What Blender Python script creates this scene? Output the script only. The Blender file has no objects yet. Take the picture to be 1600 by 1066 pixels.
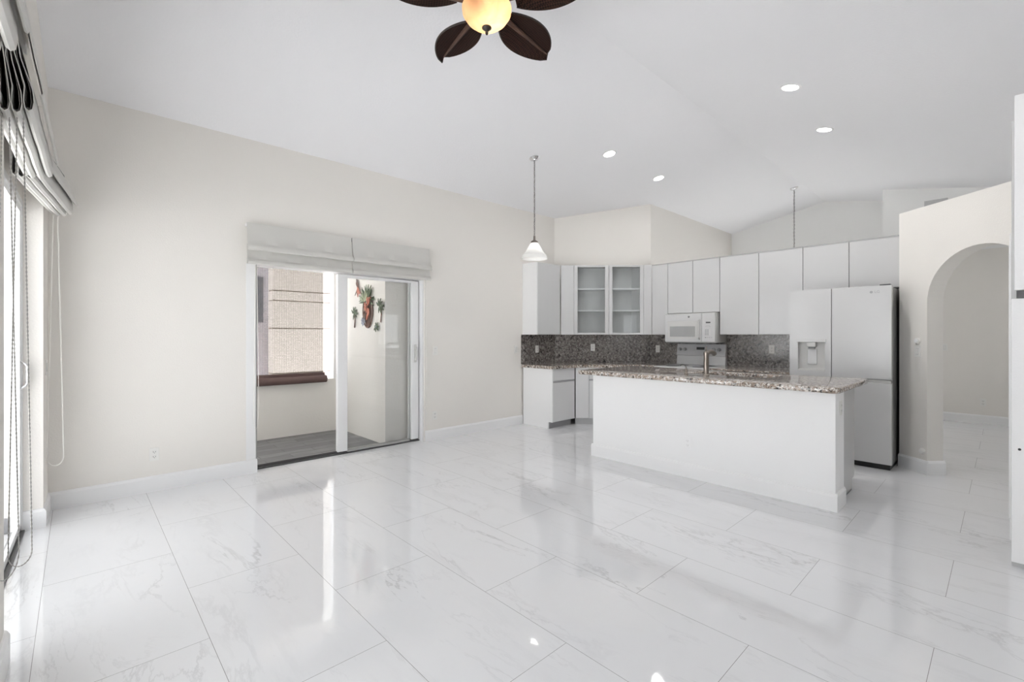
import bpy, bmesh, math, random
from mathutils import Matrix, Vector
random.seed(7)
C = bpy.context.scene.collection
SC = bpy.context.scene
PI = math.pi

# ------------------------------------------------------------------ camera
FPX = 723.6
CAM_H = 1.37
FWD = Vector((0.68477, 0.72876, 0))
cam_d = bpy.data.cameras.new('camera')
cam_d.sensor_width = 36.0
cam_d.lens = FPX / 1600 * 36
cam_d.shift_y = -9 / 1600
cam_d.clip_start = 0.02
cam_d.clip_end = 300
cam = bpy.data.objects.new('camera', cam_d)
cam.location = (0, 0, CAM_H)
cam.rotation_euler = (PI / 2, 0, math.atan2(FWD.y, FWD.x) - PI / 2)
C.objects.link(cam)
SC.camera = cam

# ------------------------------------------------------------------ world, exposure
SKY_STRENGTH = 3.4
EXPOSURE = 0.04
w = bpy.data.worlds.new('sky')
SC.world = w
w.use_nodes = True
bg = w.node_tree.nodes['Background']
bg.inputs[0].default_value = (0.95, 0.975, 1.0, 1)
bg.inputs[1].default_value = SKY_STRENGTH
SC.view_settings.view_transform = 'Standard'
SC.view_settings.look = 'None'
SC.view_settings.gamma = 1
SC.view_settings.use_curve_mapping = False
SC.view_settings.exposure = EXPOSURE
SC.cycles.max_bounces = 14
SC.cycles.diffuse_bounces = 8
SC.cycles.glossy_bounces = 5
SC.cycles.transparent_max_bounces = 16
SC.cycles.sample_clamp_indirect = 6

# high sun from behind the house: it lights the pale ground outside, which throws light up on the ceiling
sun_d = bpy.data.lights.new('sun', 'SUN')
sun_d.energy = 42
sun_d.angle = math.radians(0.6)
sun = bpy.data.objects.new('sun', sun_d)
sun.rotation_euler = Vector((-0.08, 0, -1)).to_track_quat('-Z', 'Y').to_euler()
C.objects.link(sun)

# daylight portals over the openings (they only guide the sky's own light)
def portal(name, loc, direction, sx, sy):
    l = bpy.data.lights.new(name, 'AREA')
    l.shape = 'RECTANGLE'
    l.size = sx
    l.size_y = sy
    l.cycles.is_portal = True
    o = bpy.data.objects.new(name, l)
    o.location = loc
    o.rotation_euler = Vector(direction).to_track_quat('-Z', 'Y').to_euler()
    C.objects.link(o)
portal('daylight_portal', (-0.45, 3.78, 1.15), (1, 0, 0), 1.9, 2.3)
portal('daylight_portal', (-0.45, 1.25, 1.15), (1, 0, 0), 1.9, 2.3)
portal('daylight_portal', (10.5, 2.65, 1.4), (-1, 0, 0), 2.1, 1.4)
portal('daylight_portal', (7.2, -3.45, 1.5), (0, 1, 0), 1.2, 1.2)
portal('daylight_portal', (2.0, -3.45, 1.5), (0, 1, 0), 1.2, 1.2)

# ------------------------------------------------------------------ materials
def mat(name, col, rough=0.5, metal=0.0, spec=0.5, bump=None, bump_scale=200, emit=None, estr=0, coat=0):
    m = bpy.data.materials.new(name)
    m.use_nodes = True
    nt = m.node_tree
    b = nt.nodes['Principled BSDF']
    b.inputs['Base Color'].default_value = (*col, 1)
    b.inputs['Roughness'].default_value = rough
    b.inputs['Metallic'].default_value = metal
    b.inputs['Specular IOR Level'].default_value = spec
    b.inputs['Coat Weight'].default_value = coat
    if emit:
        b.inputs['Emission Color'].default_value = (*emit, 1)
        b.inputs['Emission Strength'].default_value = estr
    if bump:
        tc = nt.nodes.new('ShaderNodeTexCoord')
        n = nt.nodes.new('ShaderNodeTexNoise')
        n.inputs['Scale'].default_value = bump_scale
        n.inputs['Detail'].default_value = 3
        bp = nt.nodes.new('ShaderNodeBump')
        bp.inputs['Strength'].default_value = bump
        bp.inputs['Distance'].default_value = 0.004
        nt.links.new(tc.outputs['Object'], n.inputs['Vector'])
        nt.links.new(n.outputs['Fac'], bp.inputs['Height'])
        nt.links.new(bp.outputs['Normal'], b.inputs['Normal'])
    return m

WALL = mat('wall_paint', (0.80, 0.775, 0.735), 0.75, spec=0.25, bump=0.25, bump_scale=90)
WALL_W = mat('white_wall_paint', (0.84, 0.84, 0.83), 0.7, spec=0.3, bump=0.2, bump_scale=90)
WALL_I = mat('island_white_paint', (0.94, 0.94, 0.94), 0.6, spec=0.3, bump=0.15, bump_scale=90)
CEIL = mat('ceiling_paint', (0.89, 0.89, 0.91), 0.8, spec=0.2, bump=0.35, bump_scale=55)
TRIM = mat('white_trim', (0.84, 0.84, 0.84), 0.35)
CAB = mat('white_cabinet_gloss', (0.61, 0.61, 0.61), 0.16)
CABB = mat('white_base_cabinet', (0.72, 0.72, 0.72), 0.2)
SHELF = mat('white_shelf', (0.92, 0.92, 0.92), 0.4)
CAB_IN = mat('cabinet_interior_grey', (0.62, 0.62, 0.62), 0.5)
GAPM = mat('door_gap_shadow_grey', (0.13, 0.13, 0.13), 0.7)
EDGE = mat('shaded_cabinet_edge', (0.36, 0.36, 0.36), 0.6)  # white carcass edge with its shade put into the grey
APPL = mat('white_enamel', (0.60, 0.60, 0.60), 0.2)
APPL2 = mat('offwhite_plastic', (0.62, 0.615, 0.60), 0.35)
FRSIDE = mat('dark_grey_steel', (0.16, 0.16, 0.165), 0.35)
BLACK = mat('black_plastic', (0.012, 0.012, 0.013), 0.4)
DKGREY = mat('dark_grey_plastic', (0.09, 0.09, 0.095), 0.4)
VENTG = mat('pale_grey_vent', (0.52, 0.52, 0.52), 0.5)
GREY = mat('grey_plastic', (0.35, 0.35, 0.36), 0.4)
MWGLASS = mat('grey_oven_glass', (0.30, 0.30, 0.30), 0.12)
PLATE = mat('outlet_white', (0.80, 0.79, 0.76), 0.35)
SLOT = mat('outlet_slot', (0.06, 0.055, 0.05), 0.6)
NICKEL = mat('brushed_nickel', (0.19, 0.165, 0.145), 0.3, metal=1.0)
CHROME = mat('chrome', (0.75, 0.75, 0.76), 0.12, metal=1.0)
PEWTER = mat('pewter_chain', (0.16, 0.155, 0.15), 0.35, metal=1.0)
ALU = mat('white_aluminium', (0.82, 0.82, 0.82), 0.3)
ALU_G = mat('grey_aluminium', (0.42, 0.42, 0.41), 0.4)
TRACK = mat('dark_track', (0.10, 0.10, 0.10), 0.4, metal=0.4)
CORD = mat('white_cord', (0.82, 0.80, 0.76), 0.6)
BEAD = mat('steel_bead_chain', (0.42, 0.41, 0.39), 0.3, metal=0.9)
LINING = mat('blackout_lining', (0.20, 0.19, 0.18), 0.8, spec=0.1)
BROWNSCR = mat('brown_screen_roll', (0.12, 0.08, 0.075), 0.7, spec=0.2)
BRONZE = mat('dark_bronze', (0.022, 0.017, 0.014), 0.4, metal=0.3)
MIDRIB = mat('dark_wood_rib', (0.05, 0.022, 0.012), 0.6)
STUCCO = mat('patio_stucco', (0.84, 0.825, 0.79), 0.85, spec=0.15, bump=0.6, bump_scale=40)
NEIGH = mat('cream_siding', (0.45, 0.43, 0.405), 0.85, spec=0.1)
NEIGH_G = mat('shadow_gap', (0.20, 0.16, 0.14), 0.9, spec=0.1)
BLUEWALL = mat('blue_grey_wall', (0.35, 0.345, 0.385), 0.8, spec=0.1)
DKGLASS = mat('dark_window_glass', (0.05, 0.06, 0.09), 0.1)
BRICK = mat('terracotta_post', (0.48, 0.24, 0.15), 0.8)
GROUND = mat('pale_concrete', (0.79, 0.79, 0.79), 0.9, spec=0.1)
A_GREEN = mat('painted_green_metal', (0.075, 0.11, 0.06), 0.5, metal=0.2)
A_PALE = mat('pale_green_metal', (0.34, 0.38, 0.25), 0.45, metal=0.2)
A_RED = mat('painted_coral_metal', (0.36, 0.115, 0.07), 0.5, metal=0.2)
A_BROWN = mat('painted_brown_metal', (0.13, 0.065, 0.045), 0.5, metal=0.2)
A_BLUE = mat('painted_grey_blue_metal', (0.24, 0.26, 0.31), 0.5, metal=0.2)
BULB = mat('warm_bulb', (1, 0.9, 0.75), 0.4, emit=(1.0, 0.80, 0.56), estr=3.2)
BULB_W = mat('white_bulb', (1, 1, 1), 0.4, emit=(1.0, 0.96, 0.9), estr=8)
LENS = mat('led_lens', (1, 1, 1), 0.4, emit=(1.0, 0.98, 0.95), estr=9)

def shade_fabric(name='offwhite_linen', col=(0.70, 0.69, 0.66), tl=0.15):
    m = mat(name, col, 0.85, spec=0.15, bump=0.3, bump_scale=350)
    nt = m.node_tree
    b = nt.nodes['Principled BSDF']
    out = nt.nodes['Material Output']
    tr = nt.nodes.new('ShaderNodeBsdfTranslucent')
    tr.inputs[0].default_value = (0.8, 0.78, 0.72, 1)
    mx = nt.nodes.new('ShaderNodeMixShader')
    mx.inputs[0].default_value = tl
    nt.links.new(b.outputs[0], mx.inputs[1])
    nt.links.new(tr.outputs[0], mx.inputs[2])
    nt.links.new(mx.outputs[0], out.inputs[0])
    return m
FABRIC = shade_fabric()
FABRIC_W = shade_fabric('white_linen', (0.84, 0.83, 0.81), 0.3)

def glass_mat(name, tint=(0.97, 0.98, 0.97), refl=1.0, haze=0.0):
    m = bpy.data.materials.new(name)
    m.use_nodes = True
    nt = m.node_tree
    nt.nodes.clear()
    out = nt.nodes.new('ShaderNodeOutputMaterial')
    t = nt.nodes.new('ShaderNodeBsdfTransparent')
    t.inputs[0].default_value = (*tint, 1)
    g = nt.nodes.new('ShaderNodeBsdfGlossy')
    g.inputs['Roughness'].default_value = 0.01
    fr = nt.nodes.new('ShaderNodeFresnel')
    fr.inputs[0].default_value = 1.45
    mu = nt.nodes.new('ShaderNodeMath')
    mu.operation = 'MULTIPLY'
    mu.inputs[1].default_value = refl
    mx = nt.nodes.new('ShaderNodeMixShader')
    nt.links.new(fr.outputs[0], mu.inputs[0])
    nt.links.new(mu.outputs[0], mx.inputs[0])
    last = t.outputs[0]
    if haze:
        d = nt.nodes.new('ShaderNodeBsdfDiffuse')
        d.inputs[0].default_value = (0.8, 0.8, 0.79, 1)
        m2 = nt.nodes.new('ShaderNodeMixShader')
        m2.inputs[0].default_value = haze
        nt.links.new(last, m2.inputs[1])
        nt.links.new(d.outputs[0], m2.inputs[2])
        last = m2.outputs[0]
    nt.links.new(last, mx.inputs[1])
    nt.links.new(g.outputs[0], mx.inputs[2])
    nt.links.new(mx.outputs[0], out.inputs[0])
    return m
GLASS = glass_mat('clear_glass', (0.992, 0.993, 0.992), 0.4)
CABGLASS = glass_mat('cabinet_glass', (0.96, 0.97, 0.97), 0.6)

def milk_glass():
    m = mat('frosted_shade_glass', (0.95, 0.95, 0.94), 0.25)
    nt = m.node_tree
    b = nt.nodes['Principled BSDF']
    out = nt.nodes['Material Output']
    tr = nt.nodes.new('ShaderNodeBsdfTranslucent')
    tr.inputs[0].default_value = (0.97, 0.97, 0.96, 1)
    mx = nt.nodes.new('ShaderNodeMixShader')
    mx.inputs[0].default_value = 0.6
    nt.links.new(b.outputs[0], mx.inputs[1])
    nt.links.new(tr.outputs[0], mx.inputs[2])
    nt.links.new(mx.outputs[0], out.inputs[0])
    return m
MILK = milk_glass()

def globe_glass():
    # amber alabaster bowl, lit from inside by its own bulbs
    m = mat('amber_alabaster', (0.85, 0.66, 0.44), 0.3)
    nt = m.node_tree
    b = nt.nodes['Principled BSDF']
    out = nt.nodes['Material Output']
    tc = nt.nodes.new('ShaderNodeTexCoord')
    n = nt.nodes.new('ShaderNodeTexNoise')
    n.inputs['Scale'].default_value = 9
    n.inputs['Distortion'].default_value = 1.5
    rmp = nt.nodes.new('ShaderNodeValToRGB')
    rmp.color_ramp.elements[0].color = (0.72, 0.44, 0.22, 1)
    rmp.color_ramp.elements[1].color = (0.95, 0.72, 0.52, 1)
    tr = nt.nodes.new('ShaderNodeBsdfTranslucent')
    mx = nt.nodes.new('ShaderNodeMixShader')
    mx.inputs[0].default_value = 0.75
    L = nt.links.new
    L(tc.outputs['Object'], n.inputs['Vector'])
    L(n.outputs['Fac'], rmp.inputs[0])
    L(rmp.outputs[0], tr.inputs[0])
    L(rmp.outputs[0], b.inputs['Base Color'])
    L(b.outputs[0], mx.inputs[1])
    L(tr.outputs[0], mx.inputs[2])
    L(mx.outputs[0], out.inputs[0])
    return m
AMBER = globe_glass()

def floor_mat():
    m = bpy.data.materials.new('polished_marble_tile')
    m.use_nodes = True
    nt = m.node_tree
    N, L = nt.nodes.new, nt.links.new
    b = nt.nodes['Principled BSDF']
    tc = N('ShaderNodeTexCoord')
    sep = N('ShaderNodeSeparateXYZ')
    L(tc.outputs['Object'], sep.inputs[0])
    def math_(op, a, v):
        n = N('ShaderNodeMath'); n.operation = op
        for i, s in enumerate((a, v)):
            if isinstance(s, (int, float)): n.inputs[i].default_value = s
            else: L(s, n.inputs[i])
        return n.outputs[0]
    u = math_('SUBTRACT', sep.outputs[1], 0.2125 - 1.125 * 20)
    v = math_('SUBTRACT', sep.outputs[0], 1.588 - 0.575 * 40)
    cmb = N('ShaderNodeCombineXYZ')
    L(u, cmb.inputs[0]); L(v, cmb.inputs[1])
    br = N('ShaderNodeTexBrick')
    br.offset = 0.5; br.offset_frequency = 2
    br.inputs['Scale'].default_value = 1
    br.inputs['Brick Width'].default_value = 1.125
    br.inputs['Row Height'].default_value = 0.575
    br.inputs['Mortar Size'].default_value = 0.0011
    br.inputs['Mortar Smooth'].default_value = 0.1
    br.inputs['Color1'].default_value = (0, 0, 0, 1)
    br.inputs['Color2'].default_value = (1, 1, 1, 1)
    br.inputs['Mortar'].default_value = (0.5, 0.5, 0.5, 1)
    L(cmb.outputs[0], br.inputs['Vector'])
    rnd = math_('MULTIPLY', br.outputs['Color'], 37.0)
    # veins: thin ridges of warped noise, run along the tile at a slant
    mp = N('ShaderNodeMapping')
    mp.inputs['Rotation'].default_value = (0, 0, math.radians(28))
    mp.inputs['Scale'].default_value = (2.6, 0.75, 1)
    L(tc.outputs['Object'], mp.inputs['Vector'])
    def vein(scale, dist, width, seed):
        n = N('ShaderNodeTexNoise')
        n.noise_dimensions = '4D'
        n.inputs['Scale'].default_value = scale
        n.inputs['Detail'].default_value = 7
        n.inputs['Roughness'].default_value = 0.62
        n.inputs['Distortion'].default_value = dist
        L(mp.outputs[0], n.inputs['Vector'])
        L(math_('ADD', rnd, seed), n.inputs['W'])
        a = math_('ABSOLUTE', math_('SUBTRACT', n.outputs['Fac'], 0.5), 0)
        mr = N('ShaderNodeMapRange')
        mr.inputs['From Min'].default_value = 0
        mr.inputs['From Max'].default_value = width
        mr.inputs['To Min'].default_value = 1
        mr.inputs['To Max'].default_value = 0
        L(a, mr.inputs['Value'])
        return mr.outputs[0]
    def noise(scale, seed, lo, hi):
        n = N('ShaderNodeTexNoise'); n.noise_dimensions = '4D'
        n.inputs['Scale'].default_value = scale
        n.inputs['Detail'].default_value = 4
        L(mp.outputs[0], n.inputs['Vector'])
        L(math_('ADD', rnd, seed), n.inputs['W'])
        mr = N('ShaderNodeMapRange')
        mr.inputs['From Min'].default_value = lo
        mr.inputs['From Max'].default_value = hi
        L(n.outputs['Fac'], mr.inputs['Value'])
        return mr.outputs[0]
    mask = noise(1.1, 5.0, 0.46, 0.68)
    v1 = math_('MULTIPLY', vein(1.0, 0.9, 0.013, 0.0), mask)
    v2 = math_('MULTIPLY', vein(1.7, 1.3, 0.05, 11.0), noise(1.4, 21.0, 0.5, 0.75))
    cl = noise(0.9, 31.0, 0.45, 0.85)
    amt = math_('ADD', math_('ADD', math_('MULTIPLY', v1, 0.45), math_('MULTIPLY', v2, 0.21)), math_('MULTIPLY', cl, 0.07))
    mixv = N('ShaderNodeMix'); mixv.data_type = 'RGBA'
    mixv.inputs[6].default_value = (0.80, 0.805, 0.82, 1)
    mixv.inputs[7].default_value = (0.36, 0.36, 0.37, 1)
    L(amt, mixv.inputs[0])
    mixg = N('ShaderNodeMix'); mixg.data_type = 'RGBA'
    mixg.inputs[7].default_value = (0.28, 0.28, 0.28, 1)
    L(br.outputs['Fac'], mixg.inputs[0])
    L(mixv.outputs[2], mixg.inputs[6])
    L(mixg.outputs[2], b.inputs['Base Color'])
    b.inputs['Roughness'].default_value = 0.035
    b.inputs['Specular IOR Level'].default_value = 1.0
    nb = N('ShaderNodeTexNoise')
    nb.inputs['Scale'].default_value = 22
    nb.inputs['Detail'].default_value = 1
    L(tc.outputs['Object'], nb.inputs['Vector'])
    bp = N('ShaderNodeBump')
    bp.inputs['Strength'].default_value = 0.012
    bp.inputs['Distance'].default_value = 0.02
    L(nb.outputs['Fac'], bp.inputs['Height'])
    L(bp.outputs[0], b.inputs['Normal'])
    return m
FLOOR = floor_mat()

def granite(name, base, dark, light, rough=0.07, k=1.0):
    m = bpy.data.materials.new(name)
    m.use_nodes = True
    nt = m.node_tree
    N, L = nt.nodes.new, nt.links.new
    b = nt.nodes['Principled BSDF']
    tc = N('ShaderNodeTexCoord')
    def rampnoise(kind, scale, stops, detail=4):
        n = N('ShaderNodeTexVoronoi' if kind == 'v' else 'ShaderNodeTexNoise')
        n.inputs['Scale'].default_value = scale * k
        if kind != 'v':
            n.inputs['Detail'].default_value = detail
            n.inputs['Roughness'].default_value = 0.7
        L(tc.outputs['Object'], n.inputs['Vector'])
        r = N('ShaderNodeValToRGB')
        e = r.color_ramp.elements
        e[0].position, e[1].position = stops
        L(n.outputs['Distance' if kind == 'v' else 'Fac'], r.inputs[0])
        return r.outputs[0]
    def mix(f, a, c):
        x = N('ShaderNodeMix'); x.data_type = 'RGBA'
        L(f, x.inputs[0])
        for i, s in ((6, a), (7, c)):
            if isinstance(s, tuple): x.inputs[i].default_value = (*s, 1)
            else: L(s, x.inputs[i])
        return x.outputs[2]
    c = mix(rampnoise('n', 7, (0.35, 0.65)), tuple(x * 0.72 for x in base), tuple(min(1, x * 1.25) for x in base))
    c = mix(rampnoise('n', 55, (0.50, 0.56)), c, light)
    c = mix(rampnoise('n', 48, (0.56, 0.60)), c, dark)
    c = mix(rampnoise('n', 95, (0.58, 0.62)), c, tuple(x * 0.5 for x in dark))
    L(c, b.inputs['Base Color'])
    b.inputs['Roughness'].default_value = rough
    return m
GRANITE = granite('speckled_granite', (0.31, 0.245, 0.20), (0.035, 0.03, 0.028), (0.74, 0.71, 0.67), 0.06, 0.75)
GRANITE_B = granite('backsplash_granite', (0.15, 0.132, 0.122), (0.028, 0.025, 0.024), (0.30, 0.28, 0.262), 0.2, 0.55)

def wicker():
    m = mat('dark_woven_blade', (0.03, 0.016, 0.012), 0.75, spec=0.06)
    nt = m.node_tree
    b = nt.nodes['Principled BSDF']
    N, L = nt.nodes.new, nt.links.new
    tc = N('ShaderNodeTexCoord')
    ck = N('ShaderNodeTexChecker')
    ck.inputs['Scale'].default_value = 95
    ck.inputs['Color1'].default_value = (0.008, 0.005, 0.0045, 1)
    ck.inputs['Color2'].default_value = (0.030, 0.015, 0.011, 1)
    mp = N('ShaderNodeMapping')
    mp.inputs['Rotation'].default_value = (0, 0, 0.785)
    L(tc.outputs['Object'], mp.inputs[0])
    L(mp.outputs[0], ck.inputs[0])
    L(ck.outputs[0], b.inputs['Base Color'])
    return m
WICKER = wicker()

def plank_mat():
    m = bpy.data.materials.new('grey_plank_tile')
    m.use_nodes = True
    nt = m.node_tree
    N, L = nt.nodes.new, nt.links.new
    b = nt.nodes['Principled BSDF']
    tc = N('ShaderNodeTexCoord')
    br = N('ShaderNodeTexBrick')
    br.inputs['Scale'].default_value = 1
    br.inputs['Brick Width'].default_value = 0.6
    br.inputs['Row Height'].default_value = 0.15
    br.inputs['Mortar Size'].default_value = 0.003
    br.inputs['Color1'].default_value = (0.13, 0.13, 0.14, 1)
    br.inputs['Color2'].default_value = (0.22, 0.22, 0.23, 1)
    br.inputs['Mortar'].default_value = (0.06, 0.06, 0.06, 1)
    L(tc.outputs['Object'], br.inputs['Vector'])
    n = N('ShaderNodeTexNoise')
    mp = N('ShaderNodeMapping')
    mp.inputs['Scale'].default_value = (3, 22, 1)
    n.inputs['Scale'].default_value = 1.5
    n.inputs['Detail'].default_value = 6
    L(tc.outputs['Object'], mp.inputs[0]); L(mp.outputs[0], n.inputs['Vector'])
    x = N('ShaderNodeMix'); x.data_type = 'RGBA'; x.blend_type = 'OVERLAY'
    x.inputs[0].default_value = 0.6
    L(br.outputs['Color'], x.inputs[6]); L(n.outputs['Fac'], x.inputs[7])
    L(x.outputs[2], b.inputs['Base Color'])
    b.inputs['Roughness'].default_value = 0.45
    return m
PLANK = plank_mat()

def screen_mat():
    m = bpy.data.materials.new('solar_screen_mesh')
    m.use_nodes = True
    nt = m.node_tree
    nt.nodes.clear()
    N, L = nt.nodes.new, nt.links.new
    out = N('ShaderNodeOutputMaterial')
    t = N('ShaderNodeBsdfTransparent')
    d = N('ShaderNodeBsdfDiffuse')
    d.inputs[0].default_value = (0.15, 0.135, 0.11, 1)
    tl = N('ShaderNodeBsdfTranslucent')
    tl.inputs[0].default_value = (0.34, 0.31, 0.25, 1)
    tc = N('ShaderNodeTexCoord')
    ck = N('ShaderNodeTexBrick')
    ck.offset = 0
    ck.inputs['Scale'].default_value = 1
    ck.inputs['Brick Width'].default_value = 0.03
    ck.inputs['Row Height'].default_value = 0.022
    ck.inputs['Mortar Size'].default_value = 0.003
    ck.inputs['Color1'].default_value = (0.51, 0.505, 0.49, 1)
    ck.inputs['Color2'].default_value = (0.55, 0.54, 0.53, 1)
    ck.inputs['Mortar'].default_value = (0.45, 0.43, 0.44, 1)
    sw = N('ShaderNodeMapping')
    sw.inputs['Rotation'].default_value = (math.radians(-90), 0, 0)
    L(tc.outputs['Object'], sw.inputs[0]); L(sw.outputs[0], ck.inputs['Vector'])
    a = N('ShaderNodeMixShader'); a.inputs[0].default_value = 0.5
    L(d.outputs[0], a.inputs[1]); L(tl.outputs[0], a.inputs[2])
    x = N('ShaderNodeMixShader')
    L(ck.outputs['Color'], t.inputs[0]); x.inputs[0].default_value = 0.9
    L(a.outputs[0], x.inputs[1]); L(t.outputs[0], x.inputs[2])
    L(x.outputs[0], out.inputs[0])
    return m
SCREEN = screen_mat()

# ------------------------------------------------------------------ mesh helpers
class MB:
    """collects shapes, then links them as one mesh object"""
    def __init__(self):
        self.bm = bmesh.new()
    def _add(self, vs, fs):
        v = [self.bm.verts.new(p) for p in vs]
        out = []
        for f in fs:
            try: out.append(self.bm.faces.new([v[i] for i in f]))
            except ValueError: pass
        return v, out
    def box(self, x0, x1, y0, y1, z0, z1, bev=0.0, seg=2):
        vs = [(x, y, z) for x in (x0, x1) for y in (y0, y1) for z in (z0, z1)]
        fs = [(0, 1, 3, 2), (4, 6, 7, 5), (0, 4, 5, 1), (2, 3, 7, 6), (0, 2, 6, 4), (1, 5, 7, 3)]
        v, f = self._add(vs, fs)
        if bev:
            e = {ed for x in v for ed in x.link_edges}
            bmesh.ops.bevel(self.bm, geom=list(e), offset=bev, segments=seg, profile=0.5, affect='EDGES')
        return self
    def prism(self, poly, axis, a, b):
        """poly 2D, extruded along axis from a to b; axis 'z': (x,y), 'y': (x,z), 'x': (y,z)"""
        def P(p, t):
            return {'z': (p[0], p[1], t), 'y': (p[0], t, p[1]), 'x': (t, p[0], p[1])}[axis]
        n = len(poly)
        vs = [P(p, a) for p in poly] + [P(p, b) for p in poly]
        fs = [tuple(range(n)), tuple(range(2 * n - 1, n - 1, -1))]
        fs += [(i, i + n, (i + 1) % n + n, (i + 1) % n) for i in range(n)]
        self._add(vs, fs)
        return self
    def lathe(self, prof, c=(0, 0, 0), n=32, axis='z', caps=True):
        """prof = [(r, h)...] about an axis through c"""
        vs, fs = [], []
        for r, h in prof:
            for k in range(n):
                a = 2 * PI * k / n
                p = {'z': (r * math.cos(a), r * math.sin(a), h), 'y': (r * math.cos(a), h, r * math.sin(a)),
                     'x': (h, r * math.cos(a), r * math.sin(a))}[axis]
                vs.append((p[0] + c[0], p[1] + c[1], p[2] + c[2]))
        m = len(prof)
        for j in range(m - 1):
            for k in range(n):
                fs.append((j * n + k, j * n + (k + 1) % n, (j + 1) * n + (k + 1) % n, (j + 1) * n + k))
        if caps:
            fs.append(tuple(range(n - 1, -1, -1)))
            fs.append(tuple((m - 1) * n + k for k in range(n)))
        self._add(vs, fs)
        return self
    def tube(self, pts, r, n=8, caps=True):
        pts = [Vector(p) for p in pts]
        rs = r if isinstance(r, (list, tuple)) else [r] * len(pts)
        vs, fs = [], []
        up = None
        for i, p in enumerate(pts):
            t = (pts[min(i + 1, len(pts) - 1)] - pts[max(i - 1, 0)]).normalized()
            if up is None:
                up = t.orthogonal().normalized()
            up = (up - t * up.dot(t)).normalized()
            s = t.cross(up)
            for k in range(n):
                a = 2 * PI * k / n
                vs.append(p + (up * math.cos(a) + s * math.sin(a)) * rs[i])
        for j in range(len(pts) - 1):
            for k in range(n):
                fs.append((j * n + k, j * n + (k + 1) % n, (j + 1) * n + (k + 1) % n, (j + 1) * n + k))
        if caps:
            fs.append(tuple(range(n - 1, -1, -1)))
            fs.append(tuple((len(pts) - 1) * n + k for k in range(n)))
        self._add(vs, fs)
        return self
    def ring(self, outer, inner, z0, z1):
        """slab with a hole; outer and inner are loops of the same count"""
        n = len(outer)
        vs = [(x, y, z1) for x, y in outer] + [(x, y, z1) for x, y in inner]
        vs += [(x, y, z0) for x, y in outer] + [(x, y, z0) for x, y in inner]
        fs = []
        for i in range(n):
            j = (i + 1) % n
            fs += [(i, j, n + j, n + i), (2 * n + i, 3 * n + i, 3 * n + j, 2 * n + j),
                   (i, 2 * n + i, 2 * n + j, j), (n + i, n + j, 3 * n + j, 3 * n + i)]
        self._add(vs, fs)
        return self
    def sheet(self, rows, thick=0.0):
        """grid of points; thick gives it two sides"""
        R, Cn = len(rows), len(rows[0])
        vs = [p for r in rows for p in r]
        fs = [(i * Cn + j, i * Cn + j + 1, (i + 1) * Cn + j + 1, (i + 1) * Cn + j) for i in range(R - 1) for j in range(Cn - 1)]
        v, f = self._add(vs, fs)
        if thick:
            bmesh.ops.recalc_face_normals(self.bm, faces=f)
            bmesh.ops.solidify(self.bm, geom=f, thickness=thick)
        return self
    def build(self, name, material, parent=None, smooth=False, loc=None, rotz=0):
        bmesh.ops.recalc_face_normals(self.bm, faces=self.bm.faces)
        me = bpy.data.meshes.new(name)
        self.bm.to_mesh(me)
        self.bm.free()
        for m in (material if isinstance(material, (list, tuple)) else [material]):
            me.materials.append(m)
        if smooth:
            for p in me.polygons: p.use_smooth = True
            try: me.set_sharp_from_angle(angle=math.radians(38))
            except Exception: pass
        o = bpy.data.objects.new(name, me)
        C.objects.link(o)
        if parent: o.parent = parent
        if loc: o.location = loc
        o.rotation_euler[2] = rotz
        return o

def struct(name, mb, m, smooth=False, loc=None, rotz=0):
    o = mb.build(name, m, None, smooth, loc, rotz)
    o['kind'] = 'structure'
    return o

def thing(name, label, cat, loc=(0, 0, 0), xd=(1, 0), group=None, kind=None):
    o = bpy.data.objects.new(name, None)
    o.empty_display_size = 0.1
    C.objects.link(o)
    o.location = loc
    o.rotation_euler = (0, 0, math.atan2(xd[1], xd[0]))
    if kind: o['kind'] = kind
    if label: o['label'] = label
    if cat: o['category'] = cat
    if group: o['group'] = group
    return o

def tag(o, label, cat, group=None):
    o['label'] = label; o['category'] = cat
    if group: o['group'] = group
    return o

def copy_tree(o, parent=None):
    c = o.copy(); C.objects.link(c)
    if parent: c.parent = parent
    for ch in list(o.children): copy_tree(ch, c)
    return c

def arc(cx, cy, r, a0, a1, n):
    return [(cx + r * math.cos(a0 + (a1 - a0) * i / n), cy + r * math.sin(a0 + (a1 - a0) * i / n)) for i in range(n + 1)]

def rrect(x0, x1, y0, y1, r, n=5):
    return (arc(x1 - r, y0 + r, r, -PI / 2, 0, n) + arc(x1 - r, y1 - r, r, 0, PI / 2, n) +
            arc(x0 + r, y1 - r, r, PI / 2, PI, n) + arc(x0 + r, y0 + r, r, PI, 3 * PI / 2, n))

def text_mesh(txt, size, depth, m, name, parent, loc, rot):
    cu = bpy.data.curves.new(name, 'FONT')
    cu.body = txt; cu.size = size; cu.extrude = depth; cu.align_x = 'CENTER'; cu.align_y = 'CENTER'
    tmp = bpy.data.objects.new('tmp', cu)
    C.objects.link(tmp)
    bpy.context.view_layer.update()
    me = bpy.data.meshes.new_from_object(tmp.evaluated_get(bpy.context.evaluated_depsgraph_get()))
    bpy.data.objects.remove(tmp); bpy.data.curves.remove(cu)
    me.materials.clear(); me.materials.append(m)
    o = bpy.data.objects.new(name, me)
    C.objects.link(o); o.parent = parent; o.location = loc; o.rotation_euler = rot
    return o

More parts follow.
